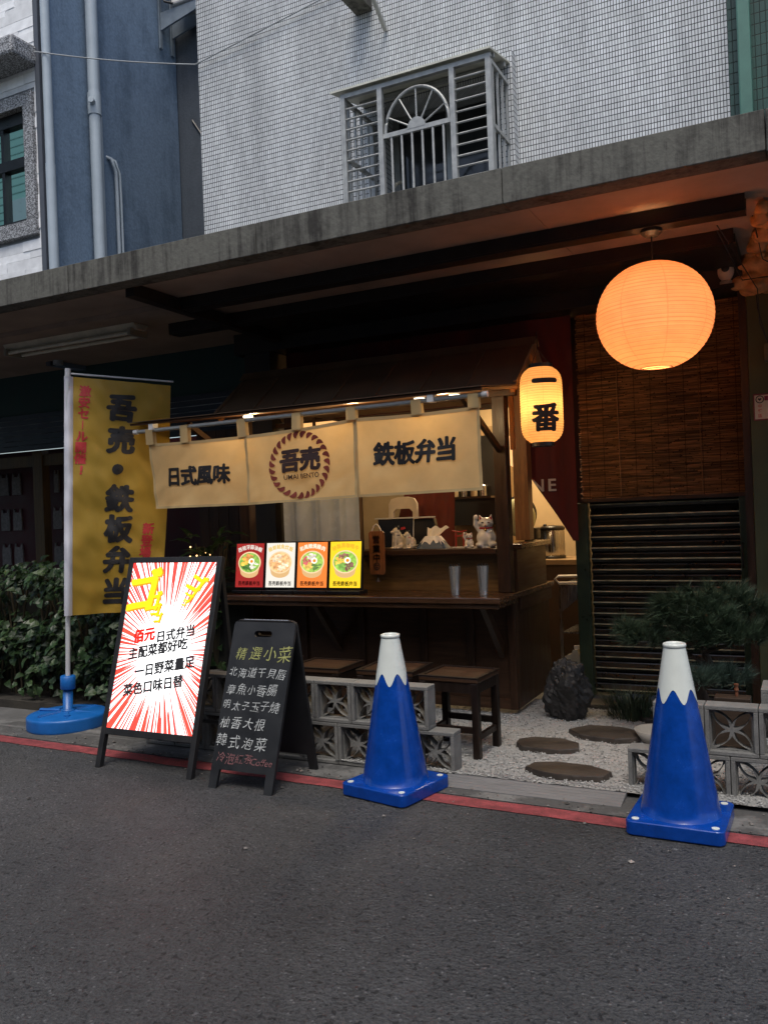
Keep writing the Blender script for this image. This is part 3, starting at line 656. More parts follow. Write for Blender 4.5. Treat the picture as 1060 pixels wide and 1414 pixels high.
# ================================================================== SHOP INTERIOR
B = (-2.8, 7.5, 0)
rm = thing('shop_interior', 'warm lit kitchen room with cream plaster walls behind the stall', 'room', B)
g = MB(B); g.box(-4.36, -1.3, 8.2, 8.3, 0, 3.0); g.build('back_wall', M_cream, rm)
g = MB(B); g.box(-1.40, -1.30, 6.52, 8.198, 0, 3.0); g.build('right_wall', M_cream, rm)
g = MB(B); g.box(-4.46, -4.37, 6.5, 8.3, 0, 3.0); g.build('left_wall', mat('brown_board', (.09, .05, .025), .7), rm)
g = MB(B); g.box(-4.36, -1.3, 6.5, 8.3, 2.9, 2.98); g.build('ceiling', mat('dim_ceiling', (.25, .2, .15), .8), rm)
g = MB(B); g.box(-2.98, -2.55, 7.45, 8.19, 0, 2.2); g.build('partition', mat('tan_board', (.30, .20, .10), .6, var=.1), rm)
g = MB(B); g.box(-2.54, -2.48, 7.40, 7.46, 0, 2.3); g.build('door_jamb', mat('pale_jamb', (.55, .40, .22), .5), rm)
lamp('ceiling_light', (.5, -.2, 2.75), 42, (1, .72, .40), 'AREA', .5, rm)
g = MB(B); g.box(-2.55, -2.05, 7.05, 7.55, 2.86, 2.895); g.build('ceiling_light_panel', emit('warm_panel', (1, .75, .42), 3), rm)

B = (-2.0, 7.4, 0)
bc = thing('kitchen_counter', 'brown back counter carrying the steel urn in the kitchen', 'counter', B)
g = MB(B); g.box(-2.4, -1.42, 7.2, 7.75, .94, .985); g.build('worktop', mat('tan_laminate', (.30, .21, .12), .35), bc, bevel=.004)
g = MB(B); g.box(-2.38, -1.44, 7.24, 7.74, .02, .938); g.build('cabinet', mat('brown_laminate', (.085, .05, .028), .5), bc)
B = (-2.06, 7.42, .987)
ur = thing('steel_urn', 'brushed steel hot water urn with black lid on the back counter', 'urn', B)
g = MB(B); g.lathe([(.10, .02), (.105, .03), (.105, .235), (.10, .245)], 28, B); g.build('body', M_alu, ur, smooth=True)
g = MB(B); g.lathe([(.10, .245), (.108, .25), (.108, .27), (.09, .285), (.02, .29)], 28, B, cap1=True); g.lathe([(.11, 0), (.11, .02), (.10, .02)], 28, B, cap0=True); g.sphere((B[0]-.05, B[1]-.06, B[2]+.29), .016); g.build('lid', M_blackgloss, ur, smooth=True)
B = (-2.28, 7.45, .987)
kt = thing('tray_stack', 'black machine with steel tins beside the urn on the back counter', 'machine', B)
g = MB(B); g.box(-2.36, -2.18, 7.3, 7.6, 1.16, 1.26); g.box(-2.36, -2.18, 7.55, 7.6, .99, 1.16); g.build('case', M_blackgloss, kt, bevel=.006)
g = MB(B)
for x in (-2.33, -2.26, -2.20): g.lathe([(.028, 0), (.028, .15)], 16, (x, 7.38, .99), True, True)
g.build('tin', M_alu, kt)
# plain cushion standing in for the round face-like object between the posts
B = (-2.27, 7.1, 1.2)
pc = thing('face_object_stand_in', 'round pale green cushion with a dark top edge, stand-in for a face-like object', 'cushion', B)
g = MB(B); g.sphere((-2.26, 7.1, 1.36), (.15, .06, .17), 24, 16); g.build('cushion', mat('pale_green_fabric', (.50, .52, .33), .7, var=.08), pc, smooth=True)
g = MB(B); g.sphere((-2.26, 7.115, 1.385), (.155, .055, .165), 24, 16); g.build('rim', M_blackgloss, pc, smooth=True)
# trolley and jug
B = (-1.72, 7.0, 0)
tr = thing('steel_trolley', 'narrow steel trolley with a sloped side panel at the shop entrance', 'trolley', B)
g = MB(B); g.box(-1.84, -1.62, 6.75, 7.3, .80, .815); g.prism([(-1.84, .58), (-1.62, .76), (-1.62, .80), (-1.84, .80)], 6.75, 6.76); g.build('tray', M_alu, tr)
g = MB(B)
for x in (-1.83, -1.64):
    for y in (6.76, 7.28): g.box(x-.012, x+.012, y-.012, y+.012, .0, .80)
for z in (.2, .42): g.box(-1.83, -1.63, 6.77, 7.28, z, z+.01)
g.build('frame', M_alu, tr)
g = MB(B); g.tube([(-1.63, 6.75, .83), (-1.83, 6.72, .83), (-1.86, 6.72, .86), (-1.83, 6.72, .885), (-1.63, 6.75, .885)], .010, 8); g.build('handle', M_white, tr, smooth=True)
B = (-1.70, 6.62, .035)
jg = thing('plastic_jug', 'white plastic jerry can with a loop handle by the shutter post', 'jug', B)
me = curve_mesh([[(-.08, 0), (.09, 0), (.09, .20), (.06, .25), (.04, .26), (.04, .29), (.0, .29), (-.01, .255), (-.06, .24), (-.08, .18)],
                 [(-.055, .12), (-.055, .20), (-.03, .222), (-.02, .20), (-.02, .13)]], .10)
for v in me.vertices: v.co = (v.co.x, v.co.z, v.co.y)
me.materials.append(mat('milky_plastic', (.60, .55, .42), .35)); link('jug_body', me, jg, bevel=.015)
g = MB(); g.lathe([(.022, .29), (.022, .315)], 16, (.02, 0, 0), cap1=True); g.build('cap', M_white, jg)

# maroon cloth with lettering
B = (-2.8, 6.32, 1.2)
mc = thing('maroon_curtain', 'large maroon cloth with white letters hung behind the stall, cut diagonally', 'curtain', B)
def mcy(x, z): return 6.32 + .018*math.sin(x*9+z*1.2) + .01*math.sin(x*21)
g = MB(B); nx, nz = 60, 40; vv = {}
def mlow(x):
    if x > -1.99: return 1.18 + max(0, (-1.60 - x))*1.62
    return 2.25
xs = sorted(set([-4.05+2.49*i/nx for i in range(nx+1)] + [-1.991, -1.989]))
for i, x in enumerate(xs):
    for j in range(nz+1):
        z0 = mlow(x); vv[i, j] = g._v((x, mcy(x, 3.0), z0 + (3.06-z0)*j/nz))
for i in range(len(xs)-1):
    for j in range(nz): g.face((vv[i, j], vv[i+1, j], vv[i+1, j+1], vv[i, j+1]))
g.build('cloth', M_maroon, mc, smooth=True)
M_wtext = mat('white_print', (.55, .50, .45), .7)
me = text_mesh('NE', .13, .02, gap=1.25)
for v in me.vertices: v.co = (v.co.x-1.80+2.8, -.022 + .018*math.sin((v.co.x-1.80)*9+3.6)+.01*math.sin((v.co.x-1.80)*21), v.co.y+1.605-1.2)
bm = bmesh.new(); bm.from_mesh(me); nrm = Vector((-.85, 0, -.525))
bmesh.ops.bisect_plane(bm, geom=bm.verts[:]+bm.edges[:]+bm.faces[:], plane_co=(-1.845+2.8, 0, 1.59-1.2), plane_no=nrm, clear_outer=True); bm.to_mesh(me); bm.free()
me.materials.append(M_wtext); link('lettering', me, mc)

# ================================================================== SHUTTER, BLIND, PILLAR
B = (-1.0, 6.45, 0)
sh = thing('roller_shutter', 'glossy dark green ribbed roller shutter half hidden by the bamboo blind', 'shutter', B)
M_lip = mat('slat_edge_highlight', (.40, .36, .22), .35, .3, var=.6, scale=22, stretch=(.4, 1, 1))  # pale olive lips: the highlights on the slats are put into the colour
M_shut = mat('green_black_paint', (.007, .007, .005), .33, .0, var=.4, scale=10, bump=.08, bscale=25, coat=.2)
g = MB(B); prof = []
z = .03
while z < 1.75:
    for a, dz in ((0, .0), (.014, .006), (.020, .024), (.019, .033), (.004, .050), (-.006, .062), (-.010, .070)): prof.append((6.47-a, z+dz))
    z += .0815
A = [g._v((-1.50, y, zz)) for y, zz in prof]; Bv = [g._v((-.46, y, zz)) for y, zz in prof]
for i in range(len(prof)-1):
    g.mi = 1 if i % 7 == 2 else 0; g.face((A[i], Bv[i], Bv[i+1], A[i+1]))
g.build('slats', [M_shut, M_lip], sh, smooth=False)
M_greenpost = mat('dark_green_gloss', (.028, .042, .020), .35, var=.4, scale=9, bump=.1, bscale=20)
for x0, x1 in ((-1.60, -1.505), (-.455, -.40)):
    g = MB(B); g.box(x0, x1, 6.38, 6.5, .0, 1.46 if x0 < -1 else 1.75); g.build('guide_rail', M_greenpost, sh, bevel=.006)
g = MB(B); g.tube([(-.44, 6.37, .98), (-.44, 6.34, .99), (-.44, 6.34, 1.13), (-.44, 6.37, 1.14)], .006, 6); g.build('handle', M_steel_dark, sh)
g = MB(B); g.box(-1.60, -.37, 6.44, 6.5, 1.46, 2.86); g.build('upper_panel', M_steel_dark, sh)

B = (-.96, 6.36, 1.5)
bb = thing('bamboo_blind', 'large brown bamboo reed blind hanging over the roller shutter', 'blind', B)
M_reed = mat('bamboo_reed', (.27, .138, .056), .6, var=.45, scale=18, stretch=(.4, 1, 4), island=.7, bump=.1)
g = MB(B); z = 1.49
while z < 2.93:
    x = -1.53 + rnd.uniform(-.01, .01)
    while x < -.405:
        w = rnd.uniform(.05, .34); x1 = min(x+w, -.40+rnd.uniform(-.006, .006)); h = rnd.uniform(.0022, .0042); y = 6.36+rnd.uniform(-.005, .005); t = rnd.uniform(-.0025, .0025)
        A = [g._v(p) for p in ((x, y-h, z+t), (x, y+h, z-h+t), (x, y+h, z+h+t), (x1, y-h, z-t), (x1, y+h, z-h-t), (x1, y+h, z+h-t))]
        g.face((A[0], A[3], A[5], A[2])); g.face((A[1], A[4], A[3], A[0])); g.face((A[2], A[5], A[4], A[1])); g.face((A[0], A[2], A[1])); g.face((A[3], A[4], A[5])); x = x1 + rnd.uniform(0, .012)
    z += .0066
g.build('reeds', M_reed, bb)
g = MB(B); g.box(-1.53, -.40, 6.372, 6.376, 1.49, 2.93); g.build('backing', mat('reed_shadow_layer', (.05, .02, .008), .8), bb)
g = MB(B)
for i in range(10):
    x = -1.47+.114*i; g.tube([(x, 6.351, 1.48), (x+.003, 6.351, 2.94)], .0018, 4)
g.build('binding_cord', mat('dark_cord', (.05, .025, .01), .8), bb)
for x in (-1.24, -.68):
    g = MB(B); g.tube([(x, 6.345, 1.5), (x-.006, 6.345, 2.2), (x, 6.345, 2.94)], .0028, 6); g.build('pull_cord', mat('tan_cord', (.26, .13, .05), .8), bb)
g = MB(B); g.box(-1.54, -.395, 6.345, 6.40, 2.93, 2.98); g.build('top_batten', wood('orange_batten', (.30, .13, .04), .5, 'x'), bb)
g = MB(B); g.box(-1.53, -.40, 6.35, 6.38, 1.465, 1.49); g.build('bottom_batten', M_darkwood_x, bb)
# jamb and olive pillar with foam
g = MB(); g.box(-.40, -.352, 6.20, 6.46, .0, 2.86)
tag(g.build('door_jamb_post', M_darkwood_z), 'narrow dark timber jamb between the bamboo blind and the olive pillar', 'post')
B = (-.1, 6.2, 0)
pp = thing('olive_pillar', 'olive green painted pillar at the right edge with foam sealed top', 'pillar', B)
g = MB(B); g.box(-.35, .5, 6.20, 6.48, 0, 3.08); g.build('shaft', mat('olive_paint', (.055, .062, .024), .6, var=.25, scale=4, bump=.12, bscale=18), pp, bevel=.006)
g = MB(B)
for k in range(330):
    t = rnd.random()
    if t < .6: x = rnd.uniform(-.40, .30); y = rnd.uniform(6.10, 6.22); zc = rnd.uniform(2.78 + .25*abs(x+.12), 3.03)
    else: y = rnd.uniform(4.95, 6.2); x = rnd.uniform(-.33 + .10*(6.2-y), .25); zc = 3.04 - .06*rnd.random()
    r = rnd.uniform(.022, .055); g.sphere((x, y, zc), (r*1.1, r, r*rnd.uniform(.7, 1.1)), 10, 8)
g.build('foam', mat('expanding_foam', (.52, .27, .10), .5, var=.35, scale=14, bump=.4, bscale=40), pp, remesh=.012)
for pts in ([(-.42, 5.1, 2.97), (-.33, 5.6, 2.86), (-.27, 6.05, 2.8), (-.27, 6.16, 2.6), (-.21, 6.19, 2.42)], [(-.44, 5.3, 3.0), (-.34, 5.75, 2.80), (-.2, 6.0, 2.86), (.1, 6.1, 2.92)], [(-.30, 6.17, 3.05), (-.28, 6.18, 2.7), (-.225, 6.19, 2.45)], [(-.25, 5.2, 3.06), (-.22, 5.7, 2.9), (.05, 6.0, 2.76)]):
    g = MB(B); g.tube(pts, .0032, 6); g.build('wire', M_blackgloss, pp)
g = MB(B); g.box(-.25, -.12, 6.15, 6.198, 2.34, 2.46); g.build('junction_box', mat('olive_box', (.09, .09, .05), .5), pp, bevel=.01)
B = (-.2, 6.19, 2.05)
ap = thing('address_plate', 'white house number plate with crimson border on the olive pillar', 'sign', B)
g = MB(); g.box(-.128, .14, 0, .006, -.088, .088); g.build('border', mat('crimson_enamel', (.16, .012, .03), .4), ap, bevel=.003)
g = MB(); g.box(-.120, .132, -.003, 0, -.080, .078); g.build('face', mat('white_enamel', (.50, .47, .36), .4), ap)
g = MB(); g.box(-.06, .13, -.005, -.003, .040, .070); g.build('stripe', mat('crimson_band', (.20, .010, .05), .4), ap)
g = MB(M=Matrix.Translation((-.088, -.005, .050)) @ Matrix.Rotation(R(90), 4, 'X')); g.lathe([(.026, .0), (.026, .001), (.020, .001), (.020, 0)], 24)
g.prism([(0, -.011), (.012, .002), (.008, .009), (0, .005), (-.008, .009), (-.012, .002)], 0, .001, 'xy'); g.build('emblem', M_blacktext, ap)
for ch, z in (('中', .006), ('壢', -.026), ('區', -.058)): put(text_mesh(ch, .027, .01), 'lettering', M_redtext, ap, lambda x, y, z=z: (x-.088, -.0045, y+z))
# security camera
B = (-.46, 6.2, 2.86)
sc = thing('security_camera', 'small white ball security camera on a ledge at the canopy corner', 'camera', B)
g = MB(); g.sphere((0, -.08, .10), (.056, .056, .078), 20, 14); g.lathe([(.045, 0), (.045, .03), (.03, .04)], 20, (0, -.08, 0), cap0=True); g.build('housing', mat('cream_plastic', (.5, .47, .40), .3), sc, smooth=True)
g = MB(); g.sphere((.0, -.128, .112), (.026, .016, .030), 16, 12); g.build('lens', M_blackgloss, sc, smooth=True)
g = MB(); g.box(-.12, .05, -.16, .25, -.02, 0); g.build('shelf', M_steel_dark, sc)

# ================================================================== FOOD STALL
B = (-2.9, 5.6, .02)
st = thing('food_stall', 'dark brown wooden food stall with a pitched roof and counter', 'stall', B)
XL, XR = -4.0, -1.83
g = MB(B); g.box(XL, XR, 5.60, 5.64, .07, .83); g.build('front_panel', M_darkwood_x, st, bevel=.003)
for x in (-3.52, -3.02, -2.52, -2.16, XR-.028):
    g = MB(B); g.box(x-.028, x+.028, 5.575, 5.598, .07, .82); g.build('batten', M_darkwood_z, st, bevel=.003)
g = MB(B); g.box(XL, XR, 5.58, 5.599, .07, .14); g.build('plinth', M_darkwood_x, st)
g = MB(B); g.box(XR-.04, XR, 5.642, 6.42, .07, .83); g.build('side_panel', M_darkwood_z, st, bevel=.003)
g = MB(B); g.box(XR+.002, XR+.02, 5.66, 6.44, .74, .83); g.build('side_rail', M_darkwood_y, st, bevel=.003)
g = MB(B); g.box(XL-.05, -1.79, 5.16, 5.66, .835, .875); g.box(XL-.03, -1.81, 5.18, 5.60, .80, .834); g.build('counter_top', M_counter, st, bevel=.006)
g = MB(B); g.box(-1.86, -1.79, 5.662, 6.44, .835, .875); g.build('side_counter', M_counter, st, bevel=.004)
for x in (-1.93, -3.2):
    g = MB(B); g.prism([(5.575, .42), (5.575, .52), (5.30, .80), (5.22, .80)], x-.02, x+.02, 'yz'); g.build('bracket', M_darkwood_z, st, bevel=.002)
g = MB(B); g.box(-3.0, -1.9, 5.60, 5.63, .876, 1.13); g.build('back_board', M_midwood_x, st)
g = MB(B); g.box(-3.0, -1.92, 5.50, 5.88, 1.135, 1.175); g.build('shelf', M_darkwood_x, st, bevel=.004)
g = MB(B); g.box(-1.90, -1.78, 5.63, 6.36, 1.16, 1.195); g.build('side_shelf', M_counter, st, bevel=.004)
g = MB(B); g.box(-1.85, -1.82, 5.64, 6.34, .876, 1.158); g.build('side_board', M_darkwood_y, st)
g = MB(B); g.box(-1.915, -1.825, 5.50, 5.59, .876, 2.20); g.build('post', M_darkwood_z, st, bevel=.004)
g = MB(B); g.box(-1.99, -1.88, 6.15, 6.26, 1.20, 2.45); g.build('post', wood('mid_post', (.20, .09, .03), .45, 'z'), st, bevel=.004)
g = MB(B); g.box(-4.02, -3.93, 5.50, 5.59, .876, 2.22); g.build('post', M_darkwood_z, st, bevel=.004)
g = MB(B); g.box(-4.02, -3.93, 6.18, 6.26, .07, 2.45); g.build('post', M_darkwood_z, st, bevel=.004)
for x in (-1.87, -3.97):
    g = MB(B); g.bar((x, 4.86, 2.13), (x, 5.50, 1.84), .028, .04); g.build('brace', M_darkwood_z, st)
g = MB(B); g.box(-1.865, -1.835, 5.72, 5.75, 1.85, 2.235); g.build('hanger', M_orangewood, st)
# roof: steep upper slope with a flatter eave board, both slopes thin boards with battens
def slab(b, pts, x0, x1, t):
    for (ya, za), (yb, zb) in zip(pts, pts[1:]):
        d = Vector((0, yb-ya, zb-za)).normalized(); nn = Vector((0, -d.z, d.y))*t
        b.prism([(ya, za), (yb, zb), (yb+nn.y, zb+nn.z), (ya+nn.y, za+nn.z)], x0, x1, 'yz')
M_roof = mat('roof_sheet', (.17, .105, .062), .6, var=.2, scale=5, bump=.05, bscale=30)
g = MB(B); slab(g, [(5.40, 2.245), (5.84, 2.585)], -4.16, -1.70, .018); rf = g.build('roof', M_roof, st)
g = MB(B); slab(g, [(5.845, 2.60), (6.28, 2.26)], -4.16, -1.70, .018); g.build('rear_slope', M_roof, rf)
g = MB(B); slab(g, [(4.70, 2.138), (5.40, 2.225)], -4.37, -1.69, .016); g.build('eave_board', wood('eave_wood', (.10, .042, .016), .4, 'x'), rf, bevel=.002)
g = MB(B); slab(g, [(4.68, 2.158), (5.41, 2.246)], -4.37, -1.69, .003); g.build('eave_sheet', M_roof, rf)
for i in range(8):
    x = -4.14+.347*i; g = MB(B); slab(g, [(5.395, 2.266), (5.84, 2.606)], x-.014, x+.014, .010); g.build('seam', M_roof, rf)
g = MB(B); g.prism([(5.78, 2.575), (5.84, 2.64), (5.90, 2.575), (5.84, 2.615)], -4.18, -1.68, 'yz'); g.build('ridge_cap', M_roof, rf)
for x in (-1.74, -4.12):
    g = MB(B); g.bar((x, 5.42, 2.225), (x, 5.83, 2.55), .03, .045); g.bar((x, 5.85, 2.55), (x, 6.26, 2.235), .03, .045); g.build('rafter', M_orangewood, rf)
g = MB(B); g.box(-4.1, -1.75, 5.50, 5.56, 2.20, 2.235); g.build('beam', M_darkwood_x, st)
g = MB(B); g.box(-4.1, -1.75, 6.17, 6.23, 2.205, 2.24); g.build('beam', M_darkwood_x, st)
# LED spots under the eave
M_led = emit('led_disc', (1, .86, .62), 3)
for x in (-1.80, -2.22, -3.55):
    g = MB(B); g.lathe([(.035, 0), (.035, -.012), (.001, -.012)], 20, (x if x < -1.9 else -1.98, 5.0, 2.168)); g.build('spot_light', M_led, st)
for x in (-2.05, -2.7, -3.5):
    lamp('spot_glow', (x+2.9, -.60, 2.06), 5.0, (1, .68, .34), 'POINT', .03, st)

# translucent vinyl sheet inside the opening
B = (-3.5, 5.9, 1.2)
vs = thing('vinyl_sheet', 'pale translucent vinyl sheet hanging with folds behind the menu lights', 'sheet', B)
g = MB(B); vv = [[g._v((-3.86+.70*i/40, 5.88+.018*math.sin(i*.55)+(.02 if i % 13 == 6 else 0), .9+.78*j/6)) for j in range(7)] for i in range(41)]
for i in range(40):
    for j in range(6): g.face((vv[i][j], vv[i+1][j], vv[i+1][j+1], vv[i][j+1]))
g.build('film', mat('milky_vinyl', (.50, .56, .62), .25, var=.12, scale=5), vs, smooth=True)
# red draped cloth, white chair back, register
B = (-2.85, 6.3, .9)
rc = thing('red_drape', 'rust red cloth draped in a peak behind the cash register', 'cloth', B)
g = MB(B); n = 14; ap_ = (-2.72, 6.45, 1.72); A = []
for i in range(n+1):
    t = i/n; x = -3.16+.62*t; A.append([g._v(Vector((x, 6.3+.03*math.sin(i*2.1), .95)).lerp(Vector((-2.98+.42*t, 6.42+.02*math.sin(i*2.1), 1.72)), j/8) + Vector((0, .012*mnoise.noise(Vector((i*.6, j*.7, 1))), 0))) for j in range(9)])
for i in range(n):
    for j in range(8): g.face((A[i][j], A[i+1][j], A[i+1][j+1], A[i][j+1]))
g.build('cloth', mat('rust_cloth', (.16, .030, .018), .8, var=.2, scale=9, bump=.15, bscale=20), rc, smooth=True)
B = (-2.93, 6.2, .82)
ch = thing('white_chair', 'white chair with an open rounded backrest behind the register', 'chair', B)
me = curve_mesh([[(-.13, 0), (.13, 0), (.125, .19), (.10, .23), (.04, .245), (-.04, .245), (-.10, .23), (-.125, .19)], [(-.085, .05), (-.085, .125), (-.06, .15), (.06, .15), (.085, .125), (.085, .05)]], .025)
for v in me.vertices: v.co = (v.co.x, v.co.z, v.co.y+.50)
me.materials.append(mat('warm_white', (.72, .60, .45), .4)); link('backrest', me, ch, bevel=.006)
g = MB(); g.box(-.15, .15, -.03, .26, .30, .33); g.box(-.11, -.08, -.015, .015, .3, .55); g.box(.08, .11, -.015, .015, .3, .55)
for x in (-.13, .13):
    for y in (0, .24): g.box(x-.015, x+.015, y-.015, y+.015, -.76, .30)
g.build('seat', M_white, ch, bevel=.005)
B = (-2.72, 5.78, 1.177)
rg = thing('cash_register', 'dark blue point of sale screen and tilted black keyboard on the shelf', 'register', B)
g = MB(B); g.prism([(-2.93, 1.18), (-2.68, 1.18), (-2.66, 1.395), (-2.95, 1.395)], 5.78, 5.80); g.build('screen', mat('navy_screen', (.007, .010, .018), .35), rg, bevel=.004)
g = MB(B); g.box(-2.97, -2.50, 5.77, 5.84, 1.395, 1.405); g.build('top_edge', mat('pale_edge', (.5, .48, .42), .3), rg)
g = MB(B); g.prism([(-2.67, 1.18), (-2.46, 1.18), (-2.50, 1.39), (-2.66, 1.39)], 5.80, 5.86); g.build('printer', M_blackgloss, rg, bevel=.008)
g = MB(B); g.prism([(-2.76, 1.31), (-2.72, 1.318), (-2.725, 1.335), (-2.755, 1.33)], 5.776, 5.779); g.build('sticker', M_redtext, rg)
# kitchen shelf of dark things
B = (-2.55, 7.0, 1.3)
ks = thing('wall_shelf', 'dark wall rack holding small kitchen jars above the register', 'shelf', B)
g = MB(B); g.box(-2.95, -2.52, 7.25, 7.45, 1.30, 2.1); g.build('rack', M_blackgloss, ks)
for i in range(4):
    g = MB(B); g.lathe([(.03, 0), (.03, .09), (.02, .10)], 14, (-2.88+.09*i, 7.2, 1.56), True, True); g.build('jar', M_alu if i % 2 else M_cream, ks)
g = MB(B); g.box(-2.95, -2.52, 7.14, 7.249, 1.54, 1.558); g.build('plank', M_darkwood_x, ks)

# ------------------------------------------------------------------ noren
B = (-3.0, 4.72, 2.1)
nr = thing('noren_curtain', 'cream shop curtain of three printed panels hanging on a white rod under the stall eave', 'curtain', B)
M_noren = mat('cream_canvas', (.66, .46, .21), .85, var=.07, scale=7, bump=.12, bscale=220, trans=.35)
M_hem = mat('canvas_hem', (.50, .36, .17), .85, var=.07, trans=.15)
g = MB(B); g.tube([(-4.335, 4.73, 2.095), (-1.69, 4.73, 2.115)], .014, 12); rod = g.build('rod', mat('white_pipe', (.33, .34, .32), .4), nr, smooth=True)
g = MB(B); g.tube([(-4.36, 4.73, 2.095), (-4.325, 4.73, 2.095)], .018, 12); g.build('end_cap', M_white, rod, smooth=True); g = MB(B); g.tube([(-1.70, 4.73, 2.115), (-1.665, 4.73, 2.115)], .018, 12); g.build('end_cap', M_white, rod, smooth=True)
for x in (-4.18, -2.02):
    g = MB(B); g.box(x-.02, x+.02, 4.70, 4.755, 2.098, 2.145); g.build('rod_clip', M_white, rod)
def nor(k):
    xa = (-4.225, -3.385, -2.547)[k]; xb = (-3.375, -2.540, -1.715)[k]
    za = (2.004, 1.997, 2.045)[k]; zb = (2.0, 2.045, 2.05)[k]; bl = (1.535, 1.532, 1.548)[k]; br_ = (1.532, 1.548, 1.556)[k]
    def f(s, t, off=0):     # s 0..1 across, t 0 top .. 1 bottom
        x = xa + (xb-xa)*s + (.012 if k == 0 else 0)*t*(1-s)*2
        z = (za + (zb-za)*s)*(1-t) + (bl + (br_-bl)*s)*t - .008*math.sin(math.pi*s)*(1-t)
        y = 4.725 + .012*math.sin(s*7+k*2+t*1.5)*(.3+t) + .008*math.sin(s*15+k)*t + .01*t + .011*mnoise.noise(Vector((s*4+k*9, t*3, 0))) + .007*mnoise.noise(Vector((s*9+t*6+k*5, t*4-s*3, 4)))*(.3+t) - (.008 if k == 1 else 0) - off
        return (x+3.0, y-4.72, z-2.1)
    return f
def noren_panel(k):
    f = nor(k); g = MB(); ns, ntt = 48, 24
    v = [[g._v(f(i/ns, j/ntt)) for j in range(ntt+1)] for i in range(ns+1)]
    for i in range(ns):
        for j in range(ntt): g.face((v[i][j], v[i+1][j], v[i+1][j+1], v[i][j+1]))
    p = g.build('panel', M_noren, nr, smooth=True)
    g = MB()
    for (s0, s1, t0, t1) in ((0, .022, 0, 1), (.978, 1, 0, 1), (.022, .978, .965, 1), (.022, .978, 0, .045)):
        a, b = max(2, int(40*(s1-s0))+1), max(2, int(24*(t1-t0))+1)
        v = [[g._v(f(s0+(s1-s0)*i/a, t0+(t1-t0)*j/b, .002)) for j in range(b+1)] for i in range(a+1)]
        for i in range(a):
            for j in range(b): g.face((v[i][j], v[i+1][j], v[i+1][j+1], v[i][j+1]))
    g.build('hem', M_hem, p, smooth=True)
    for s in ((.03, .40, .97) if k == 0 else (.5, .975) if k == 1 else (.52, .96)):
        g = MB(); x, y, z = f(s, 0); zr = 2.095-2.1 + .02*(x+1.335)/2.645
        for d in (-.018, .016):
            pts = [(x-.035+(.0), y+d, z-.01), (x+.035, y+d, z-.01), (x+.033, d*1.1, zr+.006), (x-.033, d*1.1, zr+.006)]; g.poly(pts)
        g.poly([(x-.033, -.0205, zr+.006), (x+.033, -.0205, zr+.006), (x+.033, .018, zr+.0165), (x-.033, .018, zr+.0165)]); g.build('tab', M_hem, p)
    return p, f
norp = [noren_panel(k) for k in range(3)]
def nput(me, name, m, k, s0, t0, W_=.84, H_=.48):
    p, f = norp[k]; dice(me, 2); put(me, name, m, p, lambda x, y: f(s0 + x/W_, t0 - y/H_, .0055))
nput(text_mesh('日式風味', .145, .048, .08, gap=.94, rough=.03, seed=1), 'lettering', M_blacktext, 0, .50, .52)
nput(text_mesh('鉄板弁当', .145, .048, .08, gap=.94, rough=.03, seed=2), 'lettering', M_blacktext, 2, .48, .47)
M_brownprint = mat('dark_brown_print', (.035, .014, .012), .7)
nput(text_mesh('吾売', .155, .055, .06, gap=.92, rough=.03, seed=3), 'lettering', M_brownprint, 1, .51, .43)
nput(text_mesh('UMAI BENTO', .044, .012, gap=1.0, fit=None), 'lettering', M_brownprint, 1, .515, .655)
segs = []
bmr = MB()
for i in range(27):
    a = 2*math.pi*i/27; ax, ay = .205*math.cos(a), .203*math.sin(a); ta = a + math.pi/2 + .80
    pts = []
    for j in range(12):
        q = 2*math.pi*j/12; lx = .027*math.cos(q); lyy = .0150*math.sin(q)*(1+.35*math.cos(q)) + .006*math.cos(2*q)
        pts.append((ax+lx*math.cos(ta)-lyy*math.sin(ta), ay+lx*math.sin(ta)+lyy*math.cos(ta), 0))
    bmr.poly(pts)
me = bpy.data.meshes.new('rope_ring'); bmr.bm.to_mesh(me); bmr.bm.free()
nput(me, 'rope_ring', mat('rust_print', (.19, .028, .016), .75), 1, .50, .50)

